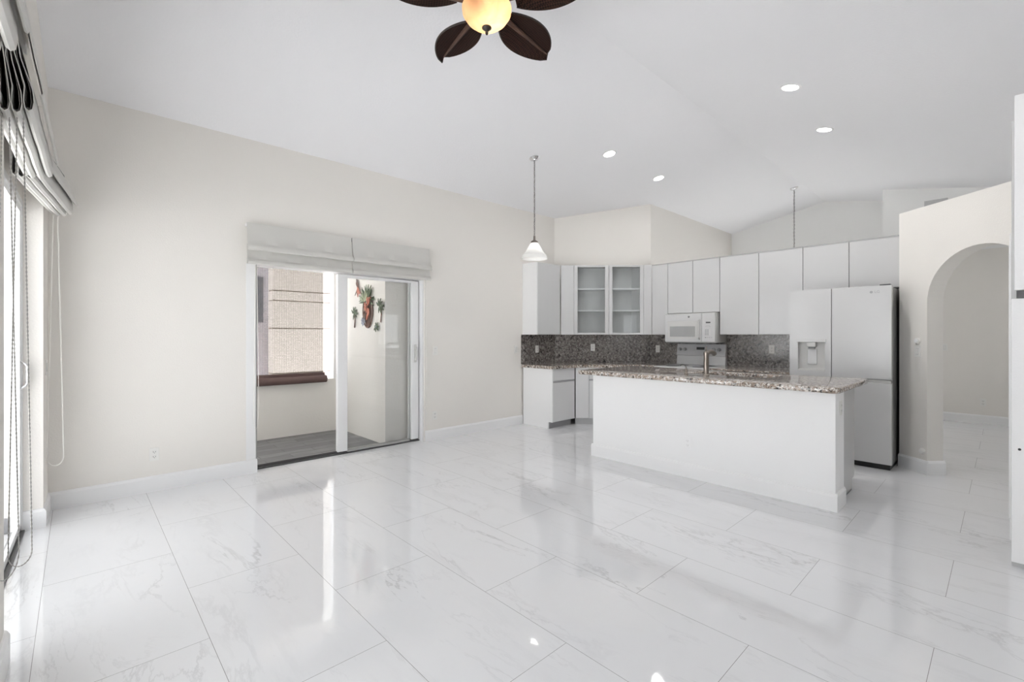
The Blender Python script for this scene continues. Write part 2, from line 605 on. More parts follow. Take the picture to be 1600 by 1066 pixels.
FACE_BACK, FACE_KIT, FACE_LEFT = (1, 0), (0, -1), (0, 1)   # local x of things seen on walls facing -Y, -X, +X
DG = (0.70711, -0.70711)
AD = (-math.cos(math.radians(50)), -math.sin(math.radians(50)))
ARCH0 = (6.272, 0.757)
YB = 5.12            # back wall face
LWO = (-0.165, YB)   # corner of back and left wall
LWA = math.radians(-1.4)   # the left wall is a touch off square
def lw(u, v, z):     # left wall frame: u into the room, v along the wall from the corner towards the camera
    c, s = math.cos(LWA), math.sin(LWA)
    x, y = u, -v
    return (LWO[0] + c * x - s * y, LWO[1] + s * x + c * y, z)
RIDGE_Y, RIDGE_Z, SLOPE = 2.3, 3.874, 0.2
def ceil_z(y): return RIDGE_Z - SLOPE * abs(y - RIDGE_Y)

# ------------------------------------------------------------------ setting
mb = MB(); mb.box(-0.32, 10.3, -3.3, 5.215, -0.12, 0.0)
struct('floor', mb, FLOOR)
mb = MB()
yy = [5.42, RIDGE_Y, -3.4]
mb.prism([(5.42, ceil_z(5.42)), (RIDGE_Y, RIDGE_Z), (-3.4, ceil_z(-3.4)), (-3.4, ceil_z(-3.4) + .12), (RIDGE_Y, RIDGE_Z + .12), (5.42, ceil_z(5.42) + .12)], 'x', -0.5, 10.4)
struct('ceiling', mb, CEIL)

DX0, DX1, DH = 1.30, 3.27, 2.11
mb = MB()
mb.prism([(-0.45, 0), (DX0, 0), (DX0, DH), (DX1, DH), (DX1, 0), (5.85, 0), (5.85, 3.36), (-0.45, 3.36)], 'y', YB, YB + 0.22)
struct('wall_back', mb, WALL)
mb = MB()
t = 0.12 * 0.7071
mb.prism([(5.78, 5.12), (6.90, 4.00), (6.90 + .14, 4.0 + .12), (5.78 + .12, 5.12 + .22)], 'z', 0, 3.62)
struct('wall_corner', mb, WALL)
mb = MB(); mb.box(6.9, 10.25, 4.0, 4.12, 0, 3.6)
struct('wall_dining', mb, WALL)
mb = MB(); mb.box(6.90, 7.0, 0.76, 3.999, 0, 2.455)
struct('wall_kitchen', mb, WALL)
mb = MB(); mb.box(6.30, 7.0, 0.62, 0.755, 0, 2.45)
struct('wall_alcove', mb, WALL)
# far gable wall with an unseen window added behind the kitchen for daylight
mb = MB()
mb.prism([(4.1, 0), (3.4, 0), (3.4, 0.0), (-3.3, 0), (-3.3, 2.85), (RIDGE_Y, 3.95), (4.1, 3.6)], 'x', 10.2, 10.32)
far = MB()
def wall_with_hole(m_, axis, a, b, y0, y1, z0, z1, hy0, hy1, hz0, hz1):
    for r in ((y0, hy0, z0, z1), (hy1, y1, z0, z1), (hy0, hy1, z0, hz0), (hy0, hy1, hz1, z1)):
        if axis == 'x': m_.box(a, b, r[0], r[1], r[2], r[3])
        else: m_.box(r[0], r[1], a, b, r[2], r[3])
mb.bm.free()
wall_with_hole(far, 'x', 10.2, 10.32, -3.3, 4.1, 0, 2.7, 1.2, 3.8, 0.3, 2.3)
far.bm.free(); far = MB()
wall_with_hole(far, 'x', 10.2, 10.32, 1.2, 4.1, 0, 2.7, 1.6, 3.7, 0.7, 2.1)
hw_ = MB(); hw_.box(10.2, 10.32, -3.3, 1.199, 0, 2.7)
struct('wall_hall_end', hw_, WALL)
far.prism([(-3.3, 2.7), (4.1, 2.7), (4.1, 3.56), (RIDGE_Y, 3.92), (-3.3, 2.8)], 'x', 10.2, 10.32)
struct('wall_far', far, WALL_W)
# bulkhead over the hall
mb = MB(); mb.box(9.3, 9.42, -0.6, 1.325, 2.85, 3.68)
struct('wall_hall', mb, WALL_W)
mb = MB()
wall_with_hole(mb, 'y', -3.32, -3.2, -0.4, 4.4, 0, 2.9, 1.4, 2.6, 0.9, 2.1)
wall_with_hole(mb, 'y', -3.32, -3.2, 4.4, 10.3, 0, 2.9, 6.6, 7.8, 0.9, 2.1)
struct('wall_near', mb, WALL)
# closet box at the right
mb = MB(); mb.box(4.36, 5.16, -3.2, -0.045, 0, 2.66)
struct('wall_right', mb, WALL_W)

# arch wall
s0, s1, sc_, rad, zs = 0.307, 1.266, 0.7865, 0.4795, 1.69
poly = [(0, 0), (s0, 0)] + [(sc_ - rad * math.cos(a), zs + rad * math.sin(a)) for a in [PI * i / 28 for i in range(29)]] + [(s1, 0), (1.60, 0), (1.60, 2.64), (0, 2.64)]
mb = MB(); mb.prism(poly, 'y', 0, 0.165)
# local x runs along AD; local y must point away from the camera
struct('wall_arch', mb, WALL, loc=(*ARCH0, 0), rotz=math.atan2(AD[1], AD[0]))

# left wall: stub at the corner, door, stub, door, stub, door, stub
LW_OPEN = [(0.415, 2.275), (2.95, 4.75)]
def lwbox(m_, u0, u1, v0, v1, z0, z1):
    vs = [lw(u, v, z) for u in (u0, u1) for v in (v0, v1) for z in (z0, z1)]
    m_._add(vs, [(0, 1, 3, 2), (4, 6, 7, 5), (0, 4, 5, 1), (2, 3, 7, 6), (0, 2, 6, 4), (1, 5, 7, 3)])
mb = MB()
lastv = -0.25
for a, b in LW_OPEN + [(8.5, 8.5)]:
    lwbox(mb, -0.16, 0, lastv, a, 0, 3.0)
    if b > a: lwbox(mb, -0.16, -0.10, a, b, 2.31, 3.0)
    lastv = b
pts = [(v, ceil_z(YB - v) + 0.06) for v in (-0.25, YB - RIDGE_Y, 8.5)]
g = [(v, 3.0) for v in (-0.25, YB - RIDGE_Y, 8.5)]
vs = [lw(u, v, z) for u in (-0.16, 0) for v, z in g[:1] + pts[:2] + [(8.5, max(3.0, pts[2][1]))] + g[2:]]
n = 5
mb._add(vs, [tuple(range(n)), tuple(range(2 * n - 1, n - 1, -1))] + [(i, i + n, (i + 1) % n + n, (i + 1) % n) for i in range(n)])
struct('wall_left', mb, WALL)

# baseboards: one per run, with a sloped top edge
BH, BT = 0.137, 0.016
def base_run(name, p, q, side=1, m_=None, extra=None):
    """from p to q on the floor; the board grows to the left of p->q"""
    p, q = Vector(p), Vector(q)
    d = (q - p).normalized()
    nrm = Vector((-d.y, d.x)) * side
    prof = [(0, 0), (BT, 0), (BT, BH - 0.022), (BT * 0.45, BH - 0.004), (0, BH)]
    vs = [(*(e + nrm * a), z) for e in (p, q) for a, z in prof]
    k = len(prof)
    mb = m_ or MB()
    mb._add(vs, [tuple(range(k)), tuple(range(2 * k - 1, k - 1, -1))] + [(i, i + k, (i + 1) % k + k, (i + 1) % k) for i in range(k)])
    if m_ is None: return struct(name, mb, TRIM)
    return mb
c0 = lw(0, 0, 0)
mb = MB(); base_run('', (c0[0], YB), (DX0 + 0.012, YB), -1, mb); struct('baseboard_back', mb, TRIM)
mb = MB(); base_run('', (DX1 + 0.0, YB), (5.025, YB), -1, mb); struct('baseboard_back', mb, TRIM)
a, b = lw(0, 0, 0), lw(0, 0.415 + BT, 0)
c_, d_ = lw(0, 0.415, 0), lw(-0.13, 0.415, 0)
mb = MB(); base_run('', a[:2], b[:2], 1, mb); base_run('', c_[:2], d_[:2], 1, mb); struct('baseboard_left', mb, TRIM)
a, b = lw(0, 2.275 - BT, 0), lw(0, 2.95, 0)
mb = MB(); base_run('', a[:2], b[:2], 1, mb)
c_, d_ = lw(0, 2.275, 0), lw(-0.13, 2.275, 0)
base_run('', c_[:2], d_[:2], -1, mb); struct('baseboard_left', mb, TRIM)
def ap(s, o=0): return (ARCH0[0] + AD[0] * s - AD[1] * o * -1 * -1, ARCH0[1] + AD[1] * s + AD[0] * o)
def apt(s, o):   # o > 0 away from the camera
    # local y axis of the arch frame = AD rotated +90 degrees
    return (ARCH0[0] + AD[0] * s - AD[1] * o, ARCH0[1] + AD[1] * s + AD[0] * o)
mb = MB()
base_run('', apt(0, 0), apt(s0 + BT, 0), -1, mb)
base_run('', apt(s0, 0), apt(s0, 0.165 + BT), -1, mb)
struct('baseboard_arch', mb, TRIM)
mb = MB(); base_run('', (10.2, 4.0), (10.2, -3.2), -1, mb); struct('baseboard_far', mb, TRIM)

# ------------------------------------------------------------------ back sliding door (door_1)
dr = thing('door_1', 'white aluminium sliding patio door standing half open in the back wall', 'sliding door', (0, 0, 0), kind='structure')
mb = MB()
mb.box(DX0, DX0 + 0.02, YB + 0.03, YB + 0.20, 0.0, DH - 0.03)
mb.build('frame', ALU_G, dr)
mb = MB(); mb.box(DX0 - 0.085, DX0, YB - 0.004, YB - 0.0005, BH + 0.0, DH - 0.03); mb.build('casing', ALU, dr)
mb = MB()
mb.box(DX1 - 0.02, DX1, YB + 0.03, YB + 0.20, 0.0, DH - 0.03)
mb.box(DX0, DX1, YB + 0.03, YB + 0.20, DH - 0.03, DH)
mb.build('frame', ALU, dr)
mb = MB()
mb.box(DX0 + .02, DX1 - .02, YB + 0.096, YB + 0.20, 0.0, 0.012)
mb.box(DX0 + .02, DX1 - .02, YB + 0.13, YB + 0.137, 0.012, 0.028)
mb.box(DX0 + .02, DX1 - .02, YB + 0.17, YB + 0.177, 0.012, 0.028)
mb.build('threshold', TRACK, dr)
for k, (y0, nm) in enumerate(((YB + 0.15, 'fixed_panel'), (YB + 0.10, 'sliding_panel'))):
    mb = MB()
    xa, xb = 2.185, DX1 - 0.021
    if k: xa -= 0.012; xb -= 0.012
    mb.box(xa, xa + 0.115, y0, y0 + 0.036, 0.03, DH - 0.04, 0.004)
    mb.box(xb - 0.125 + 0.02 * k, xb, y0, y0 + 0.036, 0.03, DH - 0.04, 0.004)
    mb.box(xa + 0.11, xb - 0.09, y0, y0 + 0.036, DH - 0.068, DH - 0.04)
    pn = mb.build(nm, ALU, dr)
    mb = MB(); mb.box(xa + 0.10, xb - 0.10, y0 + 0.015, y0 + 0.021, 0.035, DH - 0.08); mb.build('glass', GLASS, pn)
    mb = MB(); mb.box(xa + 0.116, xb - 0.126, y0 + .004, y0 + 0.032, 0.016, 0.036); mb.build('bottom_rail', ALU_G, pn)
    if k:
        mb = MB()
        mb.box(xb - 0.07, xb - 0.035, y0 - 0.012, y0, 1.02, 1.25, 0.004)
        mb.box(xb - 0.062, xb - 0.043, y0 - 0.04, y0 - 0.026, 1.05, 1.22, 0.005)
        mb.box(xb - 0.06, xb - 0.045, y0 - 0.03, y0, 1.05, 1.075)
        mb.box(xb - 0.06, xb - 0.045, y0 - 0.03, y0, 1.195, 1.22)
        mb.build('handle', APPL2, pn)

# ------------------------------------------------------------------ left sliding doors (door_2, door_3)
def left_door(name, v0, v1):
    root = thing(name, None, None, kind='structure')
    mb = MB()
    lwbox(mb, -0.155, -0.10, v0 + 0.001, v0 + 0.03, 0, 2.309)
    lwbox(mb, -0.155, -0.10, v1 - 0.03, v1 - 0.001, 0, 2.309)
    lwbox(mb, -0.155, -0.10, v0 + .03, v1 - .03, 2.265, 2.309)
    mb.build('frame', ALU, root)
    mb = MB()
    lwbox(mb, -0.155, -0.088, v0 + 0.03, v1 - .03, 0, 0.014)
    lwbox(mb, -0.115, -0.108, v0 + 0.03, v1 - .03, 0.014, 0.03)
    mb.build('threshold', TRACK, root)
    mid = (v0 + v1) / 2
    for a, b, u in ((v0 + 0.03, mid + 0.03, -0.128), (mid - 0.03, v1 - 0.03, -0.15)):
        mb = MB()
        lwbox(mb, u, u + 0.02, a, a + 0.045, 0.03, 2.265)
        lwbox(mb, u, u + 0.02, b - 0.045, b, 0.03, 2.265)
        lwbox(mb, u, u + 0.02, a + .045, b - .045, 2.22, 2.265)
        lwbox(mb, u, u + 0.02, a + .045, b - .045, 0.03, 0.075)
        pn = mb.build('sliding_panel' if u > -0.14 else 'fixed_panel', ALU, root)
        mb = MB(); lwbox(mb, u + 0.008, u + 0.013, a + 0.04, b - 0.04, 0.07, 2.225); mb.build('glass', GLASS, pn)
        if u > -0.14:
            mb = MB()
            pts = [lw(u + 0.02 + 0.034 * min(1, 2.4 * math.sin(PI * i / 10)), a + 0.022, 1.0 + 0.19 * i / 10) for i in range(11)]
            mb.tube(pts, 0.008, 8)
            mb.build('handle', CHROME, pn, True)
    return root
left_door('door_2', *LW_OPEN[0])
left_door('door_3', *LW_OPEN[1])
# added_window_1 in the near wall, added_window_2 in the far wall; unseen, added for daylight
def added_window(name, axis, a, lo, hi, z0, z1):
    root = thing(name, None, None, kind='structure')
    mb = MB()
    t = 0.05
    rects = [(lo, lo + t, z0, z1), (hi - t, hi, z0, z1), (lo + t, hi - t, z1 - t, z1), (lo + t, hi - t, z0, z0 + t), ((lo + hi) / 2 - .03, (lo + hi) / 2 + .03, z0 + t, z1 - t)]
    for r in rects:
        if axis == 'x': mb.box(a - .025, a + .025, *r)
        else: mb.box(r[0], r[1], a - .025, a + .025, r[2], r[3])
    mb.build('frame', ALU, root)
    mb = MB()
    if axis == 'x': mb.box(a - .003, a + .003, lo + .02, hi - .02, z0 + .02, z1 - .02)
    else: mb.box(lo + .02, hi - .02, a - .003, a + .003, z0 + .02, z1 - .02)
    mb.build('glass', GLASS, root)
added_window('added_window_1', 'y', -3.26, 1.4, 2.6, 0.9, 2.1)  # added out of view behind the camera to let daylight in
added_window('added_window_2', 'x', 10.26, 1.6, 3.7, 0.7, 2.1)  # added out of view to brighten the far room
added_window('added_window_3', 'y', -3.26, 6.6, 7.8, 0.9, 2.1)  # added out of view to light the hall

# closet door on the box by the tall cabinet
dr = thing('door_4', None, None, (0, 0, 0), kind='structure')
mb = MB(); mb.box(4.55, 4.62, -0.045, -0.023, 0, 2.05); mb.box(5.09, 5.16, -0.045, -0.020, 0, 2.05); mb.box(4.62, 5.09, -0.045, -0.023, 1.98, 2.05)
mb.build('casing', TRIM, dr)
mb = MB(); mb.box(4.62, 5.09, -0.0449, -0.033, 0.008, 1.98); mb.build('door_leaf', TRIM, dr)

# ------------------------------------------------------------------ patio and outside
mb = MB(); mb.box(-1.2, 2.86, 5.215, 6.90, -0.14, -0.012)
struct('floor_patio', mb, PLANK)
mb = MB(); mb.box(-1.2, 2.83, 6.70, 6.86, -0.012, 0.74)
struct('wall_patio', mb, STUCCO)
mb = MB(); mb.box(-1.3, -1.2, 5.345, 6.95, -0.14, 2.75); struct('wall_patio_added', mb, STUCCO)  # unseen end wall, added to cut side light on the patio
mb = MB(); mb.box(2.83, 3.6, 5.345, 6.86, -0.012, 2.75)
struct('wall_patio_side', mb, STUCCO)
mb = MB(); mb.box(-1.3, 3.6, 5.345, 6.95, 2.75, 2.85)
struct('ceiling_patio', mb, STUCCO)
mb = MB(); mb.box(2.735, 2.829, 6.72, 6.84, 0.74, 2.75, 0.004); struct('trim_1', mb, ALU)
mb = MB(); mb.box(-60, 60, -60, 60, -0.3, -0.15)
struct('ground', mb, GROUND)

sh = thing('roller_screen', 'woven beige sun screen rolled down over the patio opening with brown bottom roll', 'roller screen', (0, 6.70, 0.70))
mb = MB(); mb.box(0.2, 2.60, 0.060, 0.063, 0.10, 2.05); mb.build('screen_mesh', SCREEN, sh)
mb = MB(); mb.lathe([(0.0005, 0.2), (0.05, 0.2), (0.05, 2.60), (0.0005, 2.60)], (0, -0.052, 0.052), 20, 'x'); mb.box(0.2, 2.60, -0.006, 0.075, 0.0405, 0.14)
mb.build('bottom_roll', BROWNSCR, sh, True)

nb = thing('neighbour_house', 'cream sided house next door seen through the sun screen', 'house', (2.85, 10, -0.15))
mb = MB()
zz_ = [0, 0.75, 1.66, 2.22, 2.42, 3.4, 5.0]
for a, b in zip(zz_[:-1], zz_[1:]): mb.box(0, 5.5, 0, 0.3, a + 0.011, b - 0.011)
mb.build('siding', NEIGH, nb)
mb = MB(); mb.box(0.01, 5.49, 0.02, 0.28, 0, 5.0); mb.build('core', NEIGH_G, nb)
fb = thing('apartment_block', 'blue grey building with dark window at left edge of the sun screen', 'building', (-0.4, 13, -0.15))
mb = MB(); mb.box(0, 6, 0, 0.4, 0, 5.5); mb.build('wall', BLUEWALL, fb)
for x in (3.55,):
    mb = MB(); mb.box(x, x + 0.32, -0.03, 0.01, 1.85, 3.0); mb.build('window', DKGLASS, fb)
mb = MB(); mb.box(3.98, 4.16, -0.3, -0.1, 0, 1.75); mb.build('post', BRICK, fb)

# wall art on the patio side wall (wall faces -X at x = 2.83)
PW = 2.828
def leaf_shape(m_, y, z, ang, L_, wd, x=PW, th=0.006, curve=0.0):
    """a flat metal leaf on the wall: from (y,z) outward at angle ang (0 = +y... seen from -X, image right is -y)"""
    pts = []
    for i in range(9):
        t_ = i / 8
        hw = wd * math.sin(PI * min(1, t_ * 0.93 + 0.04)) ** 0.8
        a_ = ang + curve * t_
        pts.append((y - math.cos(a_) * L_ * t_, z + math.sin(a_) * L_ * t_, -math.sin(a_) * hw, -math.cos(a_) * hw))
    l = [(p[0] + p[2], p[1] + p[3]) for p in pts]
    r = [(p[0] - p[2], p[1] - p[3]) for p in pts][::-1]
    xx = x - 0.012 - random.random() * 0.02
    m_.prism(l + r, 'x', xx, xx - th)
def art(name, label, y, z):
    return thing(name, label, 'wall ornament', (0, 0, 0), group='painted metal ornaments on the patio wall')
r_ = art('agave_wall_ornament', 'large pineapple shaped metal plant ornament, green and coral, on patio wall', 0, 0)
cy, cz = 5.79, 1.79
mb = MB()
for i in range(22):
    a_ = PI * (0.02 + 0.96 * i / 21)
    leaf_shape(mb, cy + 0.0, cz + 0.02, a_, 0.19 + 0.07 * random.random(), 0.013, curve=random.uniform(-.5, .5))
mb.build('spiky_leaves', A_GREEN, r_)
mb = MB()
for i in range(9):
    leaf_shape(mb, cy + 0.04, cz + 0.03, PI * (0.1 + 0.1 * i), 0.14, 0.012, x=PW - 0.02)
mb.build('pale_leaves', A_PALE, r_)
mb = MB()
for i in range(11):
    leaf_shape(mb, cy - 0.05 + random.uniform(-.03, .03), cz - 0.22 + 0.024 * i, PI * random.uniform(.2, .8), 0.09, 0.02, x=PW - 0.03)
mb.build('coral_flower', A_RED, r_)
mb = MB()
for i in range(7):
    mb.tube([(PW - 0.012, cy + 0.09 - 0.03 * i + math.copysign(.03, i - 3), cz + 0.0), (PW - 0.02, cy + 0.10 - 0.033 * i, cz - 0.13), (PW - 0.012, cy + 0.03 - 0.012 * i, cz - 0.31)], 0.007, 6)
mb.tube([(PW - 0.015, cy + 0.14 * math.cos(t_), cz - 0.10 + 0.22 * math.sin(t_)) for t_ in [2 * PI * i / 28 for i in range(29)]], 0.008, 6)
mb.build('stem_basket', A_BROWN, r_)
mb = MB()
for i in range(7):
    leaf_shape(mb, cy + 0.07, cz - 0.24, 2 * PI * i / 7, 0.06, 0.016, x=PW - 0.02)
mb.build('grey_flower', A_BLUE, r_)
def palm(label, y, z, s):
    r = art('palm_wall_ornament', label, y, z)
    mb = MB()
    for i in range(9):
        leaf_shape(mb, y, z, 2 * PI * i / 9 + 0.3, 0.10 * s, 0.013 * s, curve=-.5 if i < 5 else .5)
    mb.build('fronds', A_GREEN, r)
    mb = MB(); mb.tube([(PW - 0.012, y, z), (PW - 0.012, y - 0.012, z - 0.11 * s), (PW - 0.012, y + 0.005, z - 0.21 * s)], [0.007, 0.008, 0.010], 6)
    mb.build('trunk', A_BROWN, r, True)
palm('small metal palm ornament right of the pineapple shaped plant ornament', 5.43, 1.745, 1.0)
palm('small metal palm ornament left of the pineapple shaped plant ornament', 6.19, 1.675, 0.95)
r_ = art('dragonfly_wall_ornament', 'red brown metal dragonfly ornament highest on the patio wall', 0, 0)
mb = MB()
mb.tube([(PW - 0.015, 6.13, 2.15), (PW - 0.02, 6.07, 2.02), (PW - 0.015, 6.03, 1.94)], [0.006, 0.012, 0.008], 8)
mb.build('body', A_BROWN, r_, True)
for a_, l_ in ((1.9, 0.13), (2.4, 0.10), (-0.9, 0.13), (-1.5, 0.14), (-2.3, 0.15)):
    mb = MB(); leaf_shape(mb, 6.07, 2.03, a_, l_, 0.022 if a_ > -2 else 0.008); mb.build('wing', A_RED if -2 < a_ < 0 else A_BROWN, r_)
r_ = art('flower_wall_ornament', 'small dark metal flower ornament lowest on the patio wall', 0, 0)
mb = MB()
for i in range(7): leaf_shape(mb, 5.53, 1.475, 2 * PI * i / 7 + .2, 0.065, 0.014)
mb.build('petals', A_GREEN, r_)
mb = MB(); mb.lathe([(0.001, -0.03), (0.014, -0.022), (0.014, 0), (0.001, 0)], (PW - 0.01, 5.53, 1.475), 12, 'x'); mb.build('flower_center', A_BLUE, r_, True)

# ------------------------------------------------------------------ roman shades
def roman_back(x0, x1, label, cord_at):
    """short, mostly raised roman shade over the back door; local x along wall, y into wall"""
    W = x1 - x0
    r = thing('roman_shade', label, 'roman shade', (x0, YB, 2.065), FACE_BACK, 'linen roman shades over the patio door')
    def panel(prof, name, thick=0.004, wob=0.004):
        mb = MB()
        n = 26
        rows = []
        for (yv, zv) in prof:
            rows.append([(W * i / n + 0.002, yv - wob * math.sin(7.1 * i / n * PI + zv * 30) * (1 if 0.02 < zv < 0.36 else 0.2), zv) for i in range(n + 1)])
            for k, p in enumerate(rows[-1]): rows[-1][k] = (min(p[0], W - 0.003), p[1], p[2])
        mb.sheet(rows, thick)
        return mb.build(name, FABRIC, r, True)
    mb = MB(); mb.box(0.004, W - 0.004, -0.06, -0.002, 0.375, 0.405); mb.build('headrail', ALU, r)
    panel([(-0.064, 0.41), (-0.067, 0.38), (-0.078, 0.30), (-0.096, 0.205), (-0.112, 0.190), (-0.122, 0.165), (-0.124, 0.145), (-0.116, 0.134), (-0.10, 0.138), (-0.09, 0.17)], 'upper_fold')
    panel([(-0.062, 0.20), (-0.070, 0.12), (-0.084, 0.055), (-0.096, 0.045), (-0.106, 0.028), (-0.106, 0.010), (-0.095, 0.0), (-0.07, 0.004), (-0.06, 0.06)], 'lower_fold')
    # side returns of the folds
    mb = MB()
    mb.tube([(cord_at, -0.03, 0.0)] + [(cord_at + 0.02 * sx, -0.025, -1.64 + zz0) for sx, zz0 in ((-0.6, 0.25), (-0.5, 0.07), (0.2, 0.0), (1.2, 0.05), (1.6, 0.25))] + [(cord_at + 0.014, -0.03, 0.0)], 0.0028, 6)
    mb.build('pull_cord', CORD, r, True)
    return r
roman_back(1.205, 2.262, 'raised white linen roman shade over the open left half of the patio door', 0.085)
roman_back(2.266, 3.30, 'raised white linen roman shade over the glazed right half of the patio door', 0.985)

def cord_loop(p0, p1, zt, zb, r, n=22):
    """a hanging loop between two points (x, y) from zt down to zb"""
    p0, p1 = Vector(p0), Vector(p1)
    mid, half = (p0 + p1) / 2, (p1 - p0) / 2
    R_ = half.length
    pts = [(*p0.lerp(mid, 0.75), zt)]
    for i in range(1, 9):
        t_ = i / 8
        pts.append((*(p0.lerp(mid, 0.75 * (1 - t_))), zt + (zb + R_ * 1.5 - zt) * t_))
    for i in range(1, n):
        a_ = PI * i / n
        q = mid - half * math.cos(a_)
        pts.append((*q, zb + R_ * 1.5 - R_ * 1.5 * math.sin(a_)))
    for i in range(9):
        t_ = i / 8
        pts.append((*(p1.lerp(mid, 0.75 * t_)), zb + R_ * 1.5 + (zt - zb - R_ * 1.5) * t_))
    return pts

def roman_left(v0, v1, label, far_du=0.0, near_du=0.0, short=False):
    """tall roman shade on the left wall gathered into hanging folds; v0 is its far end"""
    r = thing('roman_shade', label, 'roman shade', (0, 0, 0), group='tall linen roman shades over the left wall')
    n = 8
    def strip(prof, name, material, dv0=0.0, dv1=0.0, thick=0.003, sag=0.0):
        mb = MB()
        rows = []
        for u, z in prof:
            rows.append([lw(u + far_du + (near_du - far_du) * i / n + 0.0012 * math.sin(i * 1.7 + z * 9), v0 + dv0 + (v1 - dv1 - v0 - dv0) * i / n, z - sag * math.sin(PI * i / n)) for i in range(n + 1)])
        mb.sheet(rows, thick)
        return mb.build(name, material, r, True)
    hz = 2.53 if short else 2.94
    mb = MB(); lwbox(mb, -0.02 if short else -0.042, 0.02 if short else -0.004, max(v0, .42) + .01, v1 - .01, hz, hz + 0.05); mb.build('headrail', ALU, r)
    # front face falling from the headrail to the lowest lip, with its dark lining
    front = [(0.040, 3.04), (0.066, 2.95), (0.086, 2.80), (0.108, 2.65), (0.132, 2.50), (0.150, 2.40), (0.156, 2.36), (0.150, 2.345), (0.142, 2.352)]
    if short: front = [(0.070, 2.56), (0.095, 2.53), (0.118, 2.47), (0.138, 2.41), (0.150, 2.385), (0.156, 2.36), (0.150, 2.345), (0.142, 2.352)]
    strip(front, 'front_panel', FABRIC_W)
    strip([(u - 0.006, z) for u, z in front[1:-2]], 'lining', LINING, 0.004, 0.004, 0.002)
    # gathered loops behind it
    for k, (ub, zb, ut) in enumerate(((0.020, 2.262, 0.018), (0.045, 2.255, 0.036), (0.078, 2.258, 0.056), (0.112, 2.275, 0.080))):
        h = 0.30
        prof = [(ut + 0.002, zb + h), (ut + 0.012, zb + h * .7), (ub + 0.014, zb + h * 0.30), (ub + 0.017, zb + 0.04), (ub + 0.012, zb + 0.010), (ub, zb),
                (ub - 0.012, zb + 0.010), (ub - 0.016, zb + 0.04), (ub - 0.012, zb + h * .35), (ut - 0.008, zb + h * .75), (ut - 0.002, zb + h)]
        strip(prof, 'gathered_fold', FABRIC_W)
        strip([(u * 0.72 + 0.28 * ((ub + ut) / 2 if 0 < i < 10 else ut), max(z, zb + 0.012)) for i, (u, z) in enumerate(prof)], 'lining', LINING, 0.004, 0.004, 0.0015)
    return r
far_shade = roman_left(0.30, 1.345, 'white roman shade gathered above the left glass door, end nearest the back corner', 0.022, -0.075, True)
near_shade = roman_left(1.365, 2.42, 'white roman shade above the left glass door with grey lining showing at its near end', -0.03, -0.03)
edge_shade = roman_left(2.95, 4.2, 'nearest roman shade on the left wall, cut by the top left picture corner', -0.03, -0.03)
# cords and chains hang from the shades
def bead_chain(pts, r, parent, step=0.0085):
    pts = [Vector(p) for p in pts]
    line = []
    for a, b in zip(pts[:-1], pts[1:]):
        d = (b - a).length
        k = max(1, int(d / step))
        for i in range(k): line.append(a.lerp(b, i / k))
    out, rs = [], []
    for i, p in enumerate(line):
        out.append(p); rs.append(r if i % 2 == 0 else r * 0.4)
    mb = MB(); mb.tube(out, rs, 6)
    return mb.build('bead_chain', BEAD, parent, True)
def chain_loop(va, vb, ua, ub, zt, zb, parent):
    return bead_chain(cord_loop(lw(ua, va, 0)[:2], lw(ub, vb, 0)[:2], zt, zb, 0), 0.0030, parent)
chain_loop(2.36, 2.33, 0.02, 0.085, 2.30, 0.42, near_shade)
chain_loop(2.40, 2.30, -0.02, 0.045, 2.30, 0.38, near_shade)
mb = MB(); mb.tube(cord_loop(lw(0.012, 0.30, 0)[:2], lw(0.10, 0.27, 0)[:2], 2.30, 0.40, 0), 0.004, 6)
mb.build('pull_cord', CORD, far_shade, True)

# ------------------------------------------------------------------ ceiling fan
FX, FY = 1.76, 2.09
fan = thing('ceiling_fan', 'dark ceiling fan with leaf shaped woven blades and glowing amber bowl', 'ceiling fan', (FX, FY, 3.10))
mb = MB(); mb.lathe([(0.001, 0.765), (0.075, 0.765), (0.07, 0.70), (0.03, 0.66), (0.001, 0.66)], (0, 0, 0)); mb.build('canopy', BRONZE, fan, True)
mb = MB(); mb.lathe([(0.013, 0.40), (0.013, 0.68)], (0, 0, 0), 16); mb.build('downrod', BRONZE, fan, True)
mb = MB(); mb.lathe([(0.02, 0.42), (0.07, 0.40), (0.12, 0.36), (0.135, 0.30), (0.125, 0.24), (0.11, 0.245), (0.11, 0.238), (0.02, 0.236)], (0, 0, 0)); mb.build('motor_housing', BRONZE, fan, True)
mb = MB()
mb.lathe([(0.118, 0.19), (0.136, 0.175), (0.146, 0.15), (0.142, 0.118), (0.118, 0.082), (0.085, 0.055), (0.045, 0.040), (0.012, 0.036)], (0, 0, 0), 40, caps=False)
mb.build('light_bowl', AMBER, fan, True, loc=(0, 0, 0.045))
mb = MB(); mb.lathe([(0.001, 0.045), (0.028, 0.042), (0.028, 0.032), (0.016, 0.022), (0.008, 0.014), (0.010, 0.006), (0.006, -0.004), (0.001, -0.006)], (0, 0, 0), 20); mb.build('finial', BRONZE, fan, True, loc=(0, 0, 0.045))
for bx, by in ((0.045, 0.03), (-0.045, -0.03)):
    mb = MB(); mb.lathe([(0.001, 0.09), (0.02, 0.10), (0.024, 0.125), (0.012, 0.16), (0.001, 0.165)], (bx, by, 0), 16); mb.build('bulb', BULB, fan, True, loc=(0, 0, 0.045))
fwd_a = math.atan2(FWD.y, FWD.x)
